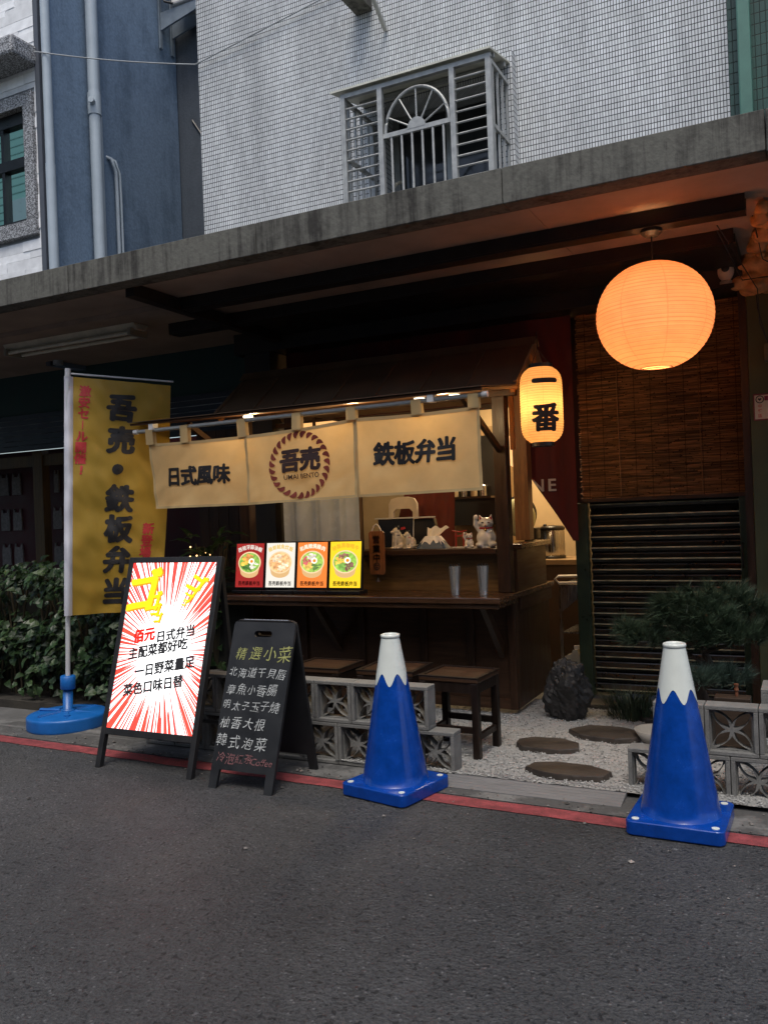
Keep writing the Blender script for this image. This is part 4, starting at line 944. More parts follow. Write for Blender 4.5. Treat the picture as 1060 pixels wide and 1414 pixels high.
# ------------------------------------------------------------------ ichiban lantern
def paper(name, col, strength, bcol, ribs=0, pitch=0, seams=8):
    # lit paper; wires (rings at a fixed pitch) and upright paper seams are slightly darker
    m = bpy.data.materials.new(name); nt = nodes_of(m); L = nt.links.new
    out = N(nt, 'ShaderNodeOutputMaterial'); b = N(nt, 'ShaderNodeBsdfPrincipled', inp={'Roughness': .8, 'Emission Color': c4(col)})
    def M(op, a, bb=None):
        n = N(nt, 'ShaderNodeMath', operation=op)
        for i, v in enumerate((a, bb)):
            if v is None: continue
            if isinstance(v, (int, float)): n.inputs[i].default_value = v
            else: L(v, n.inputs[i])
        return n.outputs[0]
    tc = N(nt, 'ShaderNodeTexCoord'); nz = N(nt, 'ShaderNodeTexNoise', inp={'Scale': 9, 'Detail': 5}); L(tc.outputs['Object'], nz.inputs[0])
    mr = N(nt, 'ShaderNodeMapRange', inp={1: .25, 2: .75, 3: .88, 4: 1.08}); L(nz.outputs[0], mr.inputs[0]); fac = mr.outputs[0]
    if pitch:
        sx = N(nt, 'ShaderNodeSeparateXYZ'); L(tc.outputs['Object'], sx.inputs[0])
        ln = M('LESS_THAN', M('FRACT', M('ADD', M('DIVIDE', sx.outputs[2], pitch), .08)), .17)
        an = M('FRACT', M('ADD', M('MULTIPLY', M('ARCTAN2', sx.outputs[1], sx.outputs[0]), seams/6.28318), .55))
        sm = M('LESS_THAN', an, .035)
        fac = M('MULTIPLY', fac, M('SUBTRACT', 1.0, M('MULTIPLY', M('MAXIMUM', ln, M('MULTIPLY', sm, .55)), .30)))
    sc = N(nt, 'ShaderNodeVectorMath', operation='SCALE'); sc.inputs[0].default_value = bcol; L(fac, sc.inputs['Scale']); L(sc.outputs[0], b.inputs['Base Color'])
    L(M('MULTIPLY', fac, strength), b.inputs['Emission Strength'])
    tr = N(nt, 'ShaderNodeBsdfTranslucent'); L(sc.outputs[0], tr.inputs[0]); mx = N(nt, 'ShaderNodeMixShader', inp={0: ribs or .45}); L(b.outputs[0], mx.inputs[1]); L(tr.outputs[0], mx.inputs[2])
    L(mx.outputs[0], out.inputs[0]); return m
def ribbed(profile, n, amp):
    # profile(t) -> (r, z); scalloped between ribs
    out = []
    for i in range(n):
        for q in (0, .25, .5, .75):
            t = (i+q)/n; r, z = profile(t); out.append((r - amp*(1-math.sin(math.pi*q)), z))
    r, z = profile(1); out.append((r-amp, z)); return out
B = (-1.545, 5.42, 1.86)
ic = thing('chochin_lantern', 'tall lit paper lantern with two black brush characters at the stall roof corner', 'lantern', B)
HH, RR = .485, .137
def iprof(t):
    z = HH*t; e = abs(2*t-1); r = RR*(1 - .46*e**7); return r, z
M_ichi = paper('yellow_lit_paper', (1, .50, .16), .26, (.72, .50, .26), .40, .0162)
g = MB(); g.lathe(ribbed(iprof, 30, .004), 48); g.build('shade', M_ichi, ic, smooth=True)
g = MB(); g.lathe([(.045, HH-.002), (.078, HH-.002), (.078, HH+.022), (.070, HH+.022)], 32); g.lathe([(.045, .002), (.072, .002), (.072, -.024), (.064, -.024), (.05, -.004)], 32); g.build('ring', M_blackgloss, ic)
g = MB(); g.tube([(-.06, 0, HH+.02), (-.02, .02, HH+.13), (.06, 0, HH+.02)], .0035, 6); g.tube([(-.02, .02, HH+.13), (-.05, .12, HH+.26)], .0035, 6); g.build('hanging_wire', M_steel_dark, ic)
lamp('lantern_bulb', (0, 0, .24), 3.4, (1, .55, .2), 'POINT', .05, ic)
th0 = math.atan2(-5.42, 1.545) + R(11)
def iput(ch, h, zc, **kw):
    me = text_mesh(ch, h, .075 if ch == '一' else .045, .05, rough=.03, seed=4, **kw); dice(me, 3)
    put(me, 'lettering', M_blacktext, ic, lambda x, y: ((iprof((y+zc)/HH)[0]+.003)*math.cos(th0+x/RR), (iprof((y+zc)/HH)[0]+.003)*math.sin(th0+x/RR), y+zc))
iput('一', .16, .385); iput('番', .185, .15)
# ------------------------------------------------------------------ big round lantern
B = (-.742, 4.90, 2.178)
bl = thing('round_lantern', 'large glowing orange round paper lantern hanging from the canopy', 'lantern', B)
RB, ZB = .313, .294
def bprof(t):
    a = R(-76) + R(152)*t; return RB*math.cos(a)**.93 if math.cos(a) > 0 else 0, ZB + ZB*math.sin(a)
M_big = paper('orange_lit_paper', (1, .28, .055), .07, (.78, .45, .25), .23, .0202)
g = MB(); g.lathe(ribbed(bprof, 30, .0045), 72); g.build('shade', M_big, bl, smooth=True)
g = MB(); r0, z0 = bprof(0); g.lathe([(r0, z0-.002), (r0+.004, z0), (r0, z0+.004)], 32); r1, z1 = bprof(1); g.tube([(-r0, 0, z0), (0, 0, z0+.002), (r0, 0, z0)], .002, 5); g.build('wire_ring', M_steel_dark, bl); g = MB(); g.lathe([(r1, z1-.004), (r1+.004, z1), (r1, z1+.002)], 32); g.build('wire_ring', M_steel_dark, bl)
g = MB(); g.sphere((0, 0, .36), .04, 16, 12); g.build('bulb', emit('bulb_glass', (1, .62, .28), 6), bl, smooth=True)
g = MB(); g.tube([(0, 0, .38), (.0, 0, .75)], .004, 6); g.build('flex', M_blackgloss, bl)
g = MB(); g.lathe([(.001, .771), (.058, .771), (.058, .753), (.035, .733), (.001, .731)], 24); g.build('ceiling_rose', M_steel_dark, bl)
lamp('lantern_bulb', (0, 0, .31), 16.5, (1, .54, .25), 'POINT', .06, bl)
# inner lanterns seen over the noren and between the posts
B = (-3.55, 5.95, 2.03)
il = thing('paper_lamp', 'square lit paper lamp hanging inside the stall above the left curtain panel', 'lamp', B)
g = MB(); g.box(-.16, -.015, -.05, .05, 0, .16); g.box(.015, .17, -.05, .05, 0, .16); g.build('shade', paper('amber_paper', (1, .60, .24), 1.0, (.7, .5, .3)), il)
g = MB(); g.box(-.014, .014, -.055, .055, -.02, .20); g.box(-.17, .18, -.052, .052, .161, .18); g.build('frame', M_darkwood_z, il)
B = (-2.12, 6.75, 1.78)
il = thing('globe_lamp', 'lit round paper globe hanging in the kitchen behind the tall lantern', 'lamp', B)
g = MB(); g.sphere((0, 0, .13), .145, 24, 16); g.build('shade', paper('warm_globe', (1, .62, .28), 1.1, (.7, .5, .3)), il, smooth=True)
g = MB(); g.tube([(0, 0, .27), (0, 0, 1.1)], .004, 6); g.build('flex', M_blackgloss, il)

# ------------------------------------------------------------------ menu light boxes
Bm = [(.30, .018, .016), (.72, .68, .60), (.80, .20, .035), (.90, .58, .02)]
titles = ['西班牙蒜油蝦', '極鮮鮭魚炊飯', '和風嫩燒雞肉', '秘製黑咖哩牛']
mlab = ['red', 'white', 'orange', 'yellow']
tcol = [(.75, .70, .62), (.75, .52, .16), (.92, .80, .62), (.80, .42, .03)]
foods = [[(.25, .45, .08), (.70, .28, .08), (.85, .50, .08), (.08, .18, .04), (.75, .70, .6)],
         [(.85, .48, .22), (.80, .62, .42), (.75, .38, .16), (.88, .72, .50)],
         [(.35, .55, .10), (.72, .64, .56), (.55, .12, .12), (.80, .50, .12), (.12, .22, .06)],
         [(.30, .55, .08), (.30, .14, .10), (.85, .50, .08), (.20, .40, .08), (.22, .10, .08)]]
def menu(i):
    x = -3.82 + .276*i
    t = thing('menu_lightbox', 'backlit %s menu board with a food bowl, %s' % (mlab[i], ['leftmost on the counter', 'beside the red one', 'between the white and yellow ones', 'at the right end of the row'][i]), 'menu board', (x, 5.30, .877), 0, 'backlit bento menus on the counter')
    T = Matrix.Rotation(R(-8), 4, 'X')
    w, h = .135, .375
    g = MB(M=T); g.box(-w, w, 0, .025, .03, h+.01); g.build('frame', M_blackgloss, t, bevel=.004)
    g = MB(); g.box(-w, w, -.03, .10, 0, .025); g.build('base', M_blackgloss, t, bevel=.004)
    g = MB(M=T); g.box(-w+.010, w-.010, -.003, -.0005, .045, h); g.build('screen', emit('menu_screen_%s' % mlab[i], Bm[i], 1.05), t)
    mats = [emit('bowl_card', (.72, .45, .20), .9), emit('bowl_rim', (.85, .62, .36), .95), emit('egg_white', (.95, .88, .75), 1.1), emit('egg_yolk', (.9, .25, .02), 1.0)] + [emit('food_%d_%d' % (i, k), c, 1.0, .4) for k, c in enumerate(foods[i])]
    g = MB(M=T)
    def disc(cx, cz, rx, rz, d, mi, n=20, jit=0):
        g.mi = mi; a0 = rnd.random()*6
        g.poly([(cx+rx*math.cos(a0+2*math.pi*k/n)*(1+rnd.uniform(-jit, jit)), -d, cz+rz*math.sin(a0+2*math.pi*k/n)*(1+rnd.uniform(-jit, jit))) for k in range(n)])
    bz = .215; 
    g.mi = 0; lo = [(.095*math.cos(a), -.0045, bz + .0+.085*math.sin(a)) for a in [math.pi + math.pi*k/16 for k in range(17)]]
    g.poly([(-.100, -.0045, bz+.01)] + [(-.082*math.cos(math.pi*k/12), -.0045, bz-.055-.045*math.sin(math.pi*k/12)) for k in range(13)] + [(.100, -.0045, bz+.01)])
    disc(0, bz+.015, .103, .083, .0055, 1, 32); disc(0, bz+.015, .094, .074, .0065, 4, 28)
    nf = len(foods[i])
    for k in range(150):
        a = rnd.random()*2*math.pi; rr = .9*math.sqrt(rnd.random()); x_, z_ = .086*rr*math.cos(a), .066*rr*math.sin(a)
        sector = int(((a+.4*rnd.random())/(2*math.pi))*nf) % nf
        disc(x_, bz+.015+z_, rnd.uniform(.006, .014), rnd.uniform(.004, .009), .0075+k*.00002, 4+sector, 7, .4)
    if i != 1:
        disc(.022, bz+.025, .026, .022, .0115, 2); disc(.023, bz+.024, .014, .012, .0120, 3)
    g.build('picture', mats, t, norm=False)
    # arched title
    ms = []
    for k, chh in enumerate(titles[i]):
        a = (k-2.5)/2.5; ms.append(shifted(text_mesh(chh, .036, .035), .092*a, .348-.020*a*a, -a*.32))
    me = merge(ms); put(me, 'title', emit('title_%s' % mlab[i], tcol[i], .9), t, lambda x, y: T @ Vector((x, -.0045, y)))
    put(text_mesh('吾売鉄板弁当', .036, .03, fit=None), 'caption', M_blacktext if i else mat('dark_red_ink', (.05, .004, .004), .6), t, lambda x, y: T @ Vector((x*.93, -.0045, y+.075)))
for i in range(4): menu(i)

# ------------------------------------------------------------------ hanging wooden open sign
B = (-2.81, 5.485, 1.0)
hs = thing('open_sign', 'small brown wooden sign board with black characters hanging from the counter shelf', 'sign', B)
g = MB(); g.prism([(-.062, .02), (-.05, 0), (.05, 0), (.062, .02), (.062, .30), (.05, .315), (-.05, .315), (-.062, .30)], -.016, 0); g.build('board', wood('sign_wood', (.20, .075, .025), .45, 'z'), hs, bevel=.003)
g = MB(); g.tube([(-.04, -.008, .31), (-.02, -.008, .35), (0, -.008, .365), (.02, -.008, .35), (.04, -.008, .31)], .006, 8); g.build('cord', mat('striped_cord', (.5, .45, .4), .7, var=.8, scale=60), hs)
for k, chh in enumerate('営業中'): put(text_mesh(chh, .062, .022), 'lettering', M_blacktext, hs, lambda x, y, k=k: (x, -.019, y+.255-.066*k))
g = MB(M=Matrix.Translation((0, -.0185, .062)) @ Matrix.Rotation(R(90), 4, 'X'))
for rr, pts in ((.0, None),):
    g.lathe([(.027, 0), (.027, .001), (.022, .001), (.022, 0)], 20, sx=.9); g.lathe([(.006, 0), (.006, .001), (.002, .001)], 10, (-.009, .006, 0)); g.lathe([(.006, 0), (.006, .001), (.002, .001)], 10, (.009, .006, 0)); g.prism([(-.012, -.008), (.012, -.008), (.006, -.015), (-.006, -.015)], 0, .001, 'xy')
g.build('emblem', M_blacktext, hs)
g = MB(); g.tube([(0, -.008, 0), (0, -.008, -.02)], .002, 5); g.lathe([(.004, -.02), (.007, -.028), (.018, -.052)], 12, (0, -.008, 0), True, True); g.build('bell', M_steel_dark, hs)

# ------------------------------------------------------------------ figurines
M_ceram = mat('cream_ceramic', (.62, .55, .42), .3, var=.1, scale=20, coat=.3)
M_ceramw = mat('white_ceramic', (.70, .66, .58), .22, var=.05, coat=.4)
M_redglaze = mat('red_glaze', (.45, .02, .015), .35)
def dog(x, y, s, rz, label):
    t = thing('dog_figurine', label, 'figurine', (x, y, 1.177), rz, 'dog figurines on the counter shelf'); t.scale = (s, s, s)
    g = MB()
    g.sphere((0, .03, .05), (.034, .042, .046), rot=None); g.sphere((0, .0, .075), (.028, .030, .048)); g.sphere((0, -.012, .118), (.024, .026, .024)); g.sphere((0, -.038, .112), (.011, .016, .011))
    for sx in (-1, 1):
        g.tube([(sx*.014, -.022, .10), (sx*.015, -.028, .05), (sx*.015, -.030, .008)], .010, 8, .008); g.sphere((sx*.015, -.036, .008), (.010, .016, .008)); g.sphere((sx*.028, .015, .022), (.014, .036, .022)); g.sphere((sx*.030, -.012, .008), (.010, .020, .008))
        g.sphere((sx*.018, -.002, .136), (.007, .006, .014))
    g.tube([(0, .065, .02), (.012, .082, .03), (.01, .085, .055)], .007, 8, .005)
    g.build('body', M_ceram, t, remesh=.0045)
    g = MB(); g.sphere((.019, -.004, .139), (.0085, .0075, .0145)); g.sphere((-.019, -.004, .139), (.0085, .0075, .0145)); g.sphere((0, -.055, .114), .0045); g.sphere((.009, -.035, .124), .0028); g.sphere((-.009, -.035, .124), .0028); g.build('markings', M_blackgloss, t, smooth=True)
    g = MB(); g.lathe([(.0245, .088), (.027, .091), (.0245, .095)], 20, (0, -.003, 0)); g.build('collar', mat('collar_dark', (.05, .03, .03), .5) if s > 1 else M_redglaze, t)
dog(-2.70, 5.60, 1.10, R(-38), 'taller cream sitting dog figurine next to the hanging wooden sign')
dog(-2.615, 5.60, .88, R(-32), 'smaller cream sitting dog figurine with red collar beside the tissue box')
def lucky_cat(x, y, s, rz, label):
    t = thing('lucky_cat', label, 'figurine', (x, y, 1.177), rz, 'lucky cats on the counter shelf'); t.scale = (s, s, s)
    g = MB()
    g.sphere((0, .0, .065), (.068, .058, .068), 20, 14); g.sphere((0, 0, .105), (.052, .046, .05), 20, 14); g.sphere((0, -.006, .168), (.053, .044, .042), 20, 14); g.sphere((0, -.04, .155), (.022, .014, .014))
    for sx in (-1, 1):
        g.sphere((sx*.045, -.035, .022), (.030, .040, .022)); g.prism([(sx*.012, .195), (sx*.050, .180), (sx*.042, .232)], -.012, .012)
    g.tube([(.036, -.03, .115), (.030, -.050, .07), (.026, -.052, .02)], .015, 10, .013)
    g.tube([(-.045, -.012, .115), (-.072, -.022, .16), (-.068, -.030, .205)], .016, 10, .015); g.sphere((-.066, -.034, .212), (.019, .018, .018))
    g.lathe([(.068, 0), (.07, .012), (.06, .02)], 24, cap0=True)
    g.build('body', M_ceramw, t, remesh=.006)
    g = MB(); g.lathe([(.047, .130), (.0535, .135), (.047, .141)], 28, (0, -.003, 0), sy=.9); g.build('collar', M_redglaze, t, smooth=True)
    g = MB()
    for sx in (-1, 1): g.prism([(sx*.021, .196), (sx*.044, .187), (sx*.040, .219)], -.018, -.0135)
    g.prism([(-.006, .158), (.006, .158), (0, .150)], -.060, -.055); g.build('ear_lining', M_redglaze, t)
    g = MB()
    for sx in (-1, 1):
        g.sphere((sx*.021, -.047, .174), (.009, .004, .0045)); g.bar((sx*.012, -.050, .145), (0, -.056, .150), .002, .002)
        for q in (-1, 0, 1): g.bar((sx*.030, -.044, .158+q*.004), (sx*.048, -.036, .158+q*.008), .0012, .0012)
    g.build('face_paint', M_blackgloss, t)
    g = MB(); g.sphere((0, -.052, .124), .010); g.build('bell', mat('gold_paint', (.55, .33, .07), .3, .8), t, smooth=True)
lucky_cat(-2.03, 5.62, 1.0, R(18), 'large white beckoning cat figurine by the stall post')
lucky_cat(-2.15, 5.60, .48, R(18), 'tiny white beckoning cat beside the red torii gate')
# mountain tissue box
B = (-2.43, 5.62, 1.177)
tb = thing('tissue_box', 'blue mountain shaped tissue box with a white snow cap on the shelf', 'tissue box', B)
g = MB()
def fuji(z): t = z/.085; return .125 - .075*t + .01*t*t, .075-.04*t
def ring(z, n=32): a, b = fuji(z); return [(a*math.copysign(abs(math.cos(2*math.pi*i/n))**.6, math.cos(2*math.pi*i/n)), b*math.copysign(abs(math.sin(2*math.pi*i/n))**.6, math.sin(2*math.pi*i/n)), z) for i in range(n)]
rs = [[g._v(p) for p in ring(z)] for z in (0, .02, .04, .06)]
for a, b in zip(rs, rs[1:]):
    for i in range(32): g.face((a[i], a[(i+1) % 32], b[(i+1) % 32], b[i]))
g.build('body', mat('indigo_box', (.03, .06, .11), .4), tb, smooth=True)
g = MB(); n = 48; lo = []; 
def sp(i, z, k): a, b = fuji(z); c, s_ = math.cos(2*math.pi*i/n), math.sin(2*math.pi*i/n); return (k*a*math.copysign(abs(c)**.6, c), k*b*math.copysign(abs(s_)**.6, s_), z)
lo = [g._v(sp(i, .045 + .013*math.sin(i*1.9) + .008*math.sin(i*3.1), 1.035)) for i in range(n)]; mid = [g._v(sp(i, .07, 1.03)) for i in range(n)]; hi = [g._v(sp(i, .088, .98)) for i in range(n)]
for a, b in ((lo, mid), (mid, hi)):
    for i in range(n): g.face((a[i], a[(i+1) % n], b[(i+1) % n], b[i]))
g.face(hi); g.build('snow_cap', M_white, tb, smooth=False)
g = MB(); A = []
for i in range(13):
    t = i/12; A.append([g._v((-.045+.09*t+.02*j*t*1.3, .012*math.sin(i*1.5)*(1-j*.2)+.004*j, .085+.022*j+.010*math.sin(i*1.1+j)*j*.35)) for j in range(4)])
for i in range(12):
    for j in range(3): g.face((A[i][j], A[i+1][j], A[i+1][j+1], A[i][j+1]))
g.build('tissue', mat('tissue_paper', (.75, .68, .58), .9, trans=.3), tb, smooth=True)
# torii
B = (-2.235, 5.64, 1.177)
to = thing('torii_model', 'miniature red torii gate ornament on the shelf', 'ornament', B, R(0))
g = MB(); g.tube([(-.030, 0, .0), (-.026, 0, .108)], .006, 10); g.tube([(.030, 0, 0), (.026, 0, .108)], .006, 10); g.box(-.040, .040, -.004, .004, .080, .088)
g.prism([(-.052, .118), (0, .108), (.052, .118), (.054, .124), (0, .116), (-.054, .124)], -.008, .008); g.build('gate', mat('torii_red', (.38, .025, .015), .5), to)
g = MB(); g.box(-.05, .05, -.02, .02, -.0, .006); g.build('base', M_white, to)
for i, x in enumerate((-2.20, -2.17)):
    pass
# steel tumblers with chopsticks on the counter
def tumbler(x, y, label):
    t = thing('chopstick_cup', label, 'cup', (x, y, .876), 0, 'steel cups on the counter')
    g = MB(); g.lathe([(.001, .004), (.026, 0), (.027, .004), (.041, .195), (.039, .195), (.026, .008)], 12, cap0=True); g.build('cup', mat('polished_steel', (.62, .60, .56), .2, .75, var=.1), t)
    g = MB()
    for k in range(9):
        a = 2*math.pi*k/9; g.tube([(.012*math.cos(a), .012*math.sin(a), .01), (.031*math.cos(a), .031*math.sin(a), .205+.008*rnd.random())], .0035, 6)
    g.build('chopsticks', M_blackmat, t)
tumbler(-2.145, 5.30, 'tapered steel cup of chopsticks, left of the pair on the counter')
tumbler(-1.955, 5.32, 'tapered steel cup of chopsticks nearest the stall post')

# ================================================================== STOOLS
def stool():
    t = thing('wooden_stool', 'dark square wooden stool', 'stool', (0, 0, 0), 0, 'stools along the stall')
    w, d, h = .185, .165, .455
    g = MB(); g.box(-w, w, -d, d, h-.028, h); g.build('seat', M_stooltop, t, bevel=.006)
    g = MB()
    for q in (-1, 1): g.box(-w-.004, w+.004, q*d-.022 if q > 0 else -d-.004, d+.004 if q > 0 else -d+.022, h+.0005, h+.006); 
    for q in (-1, 1): g.box(q*w-.022 if q > 0 else -w-.004, w+.004 if q > 0 else -w+.022, -d+.0225, d-.0225, h+.0005, h+.006)
    g.build('seat_frame', M_stool, t, bevel=.002)
    g = MB(); g.box(-w+.015, w-.015, -d+.006, -d+.026, h-.085, h-.029); g.box(-w+.015, w-.015, d-.026, d-.006, h-.085, h-.029); g.box(-w+.006, -w+.014, -d+.03, d-.03, h-.085, h-.029); g.box(w-.014, w-.006, -d+.03, d-.03, h-.085, h-.029); g.build('apron', M_stool, t)
    for sx in (-1, 1):
        for sy in (-1, 1):
            g = MB(); g.box(sx*(w-.022)-.021, sx*(w-.022)+.021, sy*(d-.022)-.021, sy*(d-.022)+.021, 0, h-.029); g.build('leg', M_stool, t, bevel=.004)
    g = MB(); g.box(-w+.045, w-.045, -d+.010, -d+.034, .14, .175); g.box(-w+.045, w-.045, d-.034, d-.010, .14, .175); g.box(-w+.010, -w+.034, -d+.045, d-.045, .10, .135); g.box(w-.034, w-.010, -d+.045, d-.045, .10, .135); g.build('stretcher', M_stool, t, bevel=.002)
    return t
s0 = stool()
for i, (x, y, rz, lab) in enumerate(((-1.89, 4.68, R(-3), 'dark wooden stool standing in the open right of the blue cone and block edging'), (-2.34, 4.74, R(2), 'dark wooden stool behind the block edging left of the blue cone'), (-2.82, 4.72, R(-1), 'dark wooden stool just behind the right leg of the chalkboard'), (-3.30, 4.76, R(3), 'dark wooden stool hidden behind the chalkboard and the lit sign'))):
    o = s0 if i == 0 else copy_tree(s0); o.location = (x, y, .036); o.rotation_euler = (0, 0, rz); o['label'] = lab

# ================================================================== BREEZE BLOCKS
def petal(a, L0, L1, wd, n=10):
    c, s_ = math.cos(a), math.sin(a); up = []
    for i in range(n+1):
        t = i/n; r = L0 + (L1-L0)*t; w = wd*math.sin(math.pi*t); up.append((r, w))
    lo = [(r, -w) for r, w in reversed(up[1:-1])]
    return [(r*c - w*s_, r*s_ + w*c) for r, w in up+lo]
def breeze_mesh():
    H = .118; q = .092; I = .108; loops = [[(-I, -I), (I, -I), (I, I), (-I, I)]]
    for k in range(4):
        loops.append(petal(math.pi/4 + k*math.pi/2, .012, .120, .0235))
    for k in range(4):
        a = k*math.pi/2; tri = [(.026, 0)]
        for i in range(9):
            t = i/8; r = .035+.085*t; tri.append((r*math.cos(math.pi/4)+ (-.033*math.sin(math.pi*min(1, t*1.0+.02))) *(-.7071)*-1 if False else (.026+(q-.026)*t), (.0 + (q-.016)*t**1.55)))
        up = tri[1:]; lo = [(x, -y) for x, y in reversed(up)]
        pts = [(.026, 0)] + up + lo; c, s_ = math.cos(a), math.sin(a); pts = [p for i, p in enumerate(pts) if i == 0 or (abs(p[0]-pts[i-1][0]) + abs(p[1]-pts[i-1][1])) > 1e-4]
        if abs(pts[-1][0]-pts[0][0])+abs(pts[-1][1]-pts[0][1]) < 1e-4: pts.pop()
        loops.append([(x*c - y*s_, x*s_ + y*c) for x, y in pts])
    me = curve_mesh(loops, .05)
    for v in me.vertices: v.co = (v.co.x, v.co.z, v.co.y)
    bm = bmesh.new(); bm.from_mesh(me)
    mb = MB(); mb.bm = bm; W2 = .1175; fr = .020
    mb.box(-H, H, -.055, .055, H-fr, H); mb.box(-H, H, -.055, .055, -H, -H+fr); mb.box(-H, -H+fr, -.0548, .0548, -H+fr, H-fr); mb.box(H-fr, H, -.0548, .0548, -H+fr, H-fr)
    bm.to_mesh(me); bm.free(); me.materials.append(M_block); return me
bme = breeze_mesh()
def block(x, y, z, label, rz=0):
    o = link('breeze_block', bme, None, bevel=.003); o.location = (x, y, z); o.rotation_euler = (0, 0, rz)
    return tag(o, label, 'block', 'patterned cement blocks edging the gravel')
p_ = .2395
lowlab = ['end of the lower row, low right of the left cone', 'lower row block hidden behind the left blue cone', 'lower row, just left of the left cone, flower in full view', 'lower row block seen beside the back leg of the chalkboard', 'lower row block behind the middle of the chalkboard', 'lower row block behind the left legs of the chalkboard', 'lower row block between the chalkboard and the lit sign', 'lower row block under the right half of the lit sign', 'lower row block under the left half of the lit sign']
uplab = ['end block of the upper row, right of the blue cone top', 'upper row block left of the blue cone, flower fully visible', 'upper row block next to the chalkboard edge', 'upper row block hidden behind the chalkboard', 'upper row block behind the left edge of the chalkboard', 'upper block in the gap between chalkboard and lit sign', 'upper row block behind the right side of the lit sign', 'upper row block behind the left side of the lit sign']
for i, l in enumerate(lowlab): block(-1.76-.12-p_*i, 4.30, .012+.118, 'grey flower patterned block, ' + l)
for i, l in enumerate(uplab): block(-1.905-.12-p_*i, 4.30, .012+.118+.2385, 'grey flower patterned block, ' + l)
rl = [('low', -.87, 'low left end of the right hand edging, beside the cone'), ('low', -.87+p_, 'lower block hidden behind the right blue cone'), ('low', -.87+2*p_, 'lower block at the far right, its flower in full view'), ('low', -.87+3*p_, 'lower block at the very right edge of the view'),
      ('up', -.74, 'upper block behind the right blue cone'), ('up', -.74+p_, 'upper row, just right of the right cone with its flower visible'), ('up', -.74+2*p_, 'upper block at the right edge above the full flower')]
for r_, x, l in rl: block(x+.12, 4.40, -.012+.118 + (.2385 if r_ == 'up' else 0), 'grey flower patterned block, ' + l)
block(-.20, 4.62, -.012+.118+.2385*1.25, 'grey cement block set crosswise behind the right hand edging', R(90))

# ================================================================== CONES
def cone():
    t = thing('traffic_cone', 'blue cone', 'traffic cone', (0, 0, 0), 0, 'blue and white mountain cones')
    w = .205; c = .035
    pts = []
    for cx_, cy_, a0 in ((w-c, w-c, 0), (-w+c, w-c, 90), (-w+c, -w+c, 180), (w-c, -w+c, 270)):
        for k in range(7): a = R(a0+15*k); pts.append((cx_+c*math.cos(a), cy_+c*math.sin(a)))
    g = MB(); g.prism(pts, .004, .066, 'xy'); g.build('base', M_blueplastic, t, bevel=.007, seg=3)
    rb, rt, zb, zt = .172, .046, .066, .80
    rad = lambda z: rb + (rt-rb)*(z-zb)/(zt-zb)
    g = MB(); n = 96
    def edge(a): return .558 + .062*(.5-.5*math.cos(6*a))**.9
    zs = [None]
    rows = []
    def cv(z, a): return g._v((rad(z)*math.cos(a), rad(z)*math.sin(a), z))
    for k in range(11): rows.append([cv(zb+(.52-zb)*k/10, 2*math.pi*i/n) for i in range(n)])
    for k in range(1, 5): rows.append([cv(.52+(edge(2*math.pi*i/n)-.52)*k/4, 2*math.pi*i/n) for i in range(n)])
    fl_ = [g._v(((rb+.004)*math.cos(2*math.pi*i/n), (rb+.004)*math.sin(2*math.pi*i/n), .064)) for i in range(n)]
    rows.insert(0, fl_)
    for a, b in zip(rows, rows[1:]):
        for i in range(n): g.face((a[i], a[(i+1) % n], b[(i+1) % n], b[i]))
    g.build('cone_body', M_blueplastic, t, smooth=True)
    g = MB(); rows = []
    for k in range(10):
        rows.append([(lambda z, a: g._v(((rad(z)+.0012)*math.cos(a), (rad(z)+.0012)*math.sin(a), z)))(edge(2*math.pi*i/n)+(zt-edge(2*math.pi*i/n))*k/9, 2*math.pi*i/n) for i in range(n)])
    for a, b in zip(rows, rows[1:]):
        for i in range(n): g.face((a[i], a[(i+1) % n], b[(i+1) % n], b[i]))
    g.build('snow_cap', M_whiteplastic, t, smooth=True)
    g = MB(); g.lathe([(.046, .797), (.0495, .799), (.0505, .808), (.049, .815), (.040, .818), (.034, .812), (.034, .7)], 40); g.build('rim', M_whiteplastic, t, smooth=True)
    for sx in (-1, 1):
        for sy in (-1, 1): g = MB(); g.lathe([(.016, .064), (.016, .0685), (.001, .069)], 18, (sx*.165, sy*.165, 0)); g.build('stud', M_whiteplastic, t)
    return t
c0 = cone(); c0.location = (-1.98, 3.97, .0); c0.rotation_euler = (0, 0, R(-12)); c0['label'] = 'blue cone with zigzag white top in front of the stool and stall'
c1 = copy_tree(c0); c1.location = (-.572, 3.98, .0); c1.rotation_euler = (0, 0, R(-1)); c1['label'] = 'blue cone with zigzag white top at the right, in front of the pine'
for ch_ in c0.children:
    pass

# grit, crumbs of stone and dry leaf bits swept against the edge of the lane
g = MB()
for k in range(520):
    x = rnd.uniform(-7, .6); y = ly(x) + .07 + abs(rnd.gauss(0, .09)) if rnd.random() < .8 else ly(x) - abs(rnd.gauss(0, .5)); r = rnd.uniform(.003, .008) if rnd.random() < .92 else rnd.uniform(.01, .016); c = Vector((x, y, .006 + .04*max(0, min(1, (y-3.97)/.33))*.25))
    v = [g._v(c+Vector((r*rnd.uniform(.6, 1.3)*a, r*rnd.uniform(.6, 1.3)*b, r*rnd.uniform(.3, .7)*d))) for a, b, d in ((1,0,0),(0,1,0),(-1,0,0),(0,-1,0),(0,0,1),(0,0,-1))]
    for i in range(4): g.face((v[i], v[(i+1) % 4], v[4])); g.face((v[(i+1) % 4], v[i], v[5]))
tag(g.build('grit', mat('roadside_grit', (.14, .13, .12), .9, var=.3, island=.8), None, norm=False), 'loose grit and small stones along the edge of the lane', 'grit', kind='stuff')
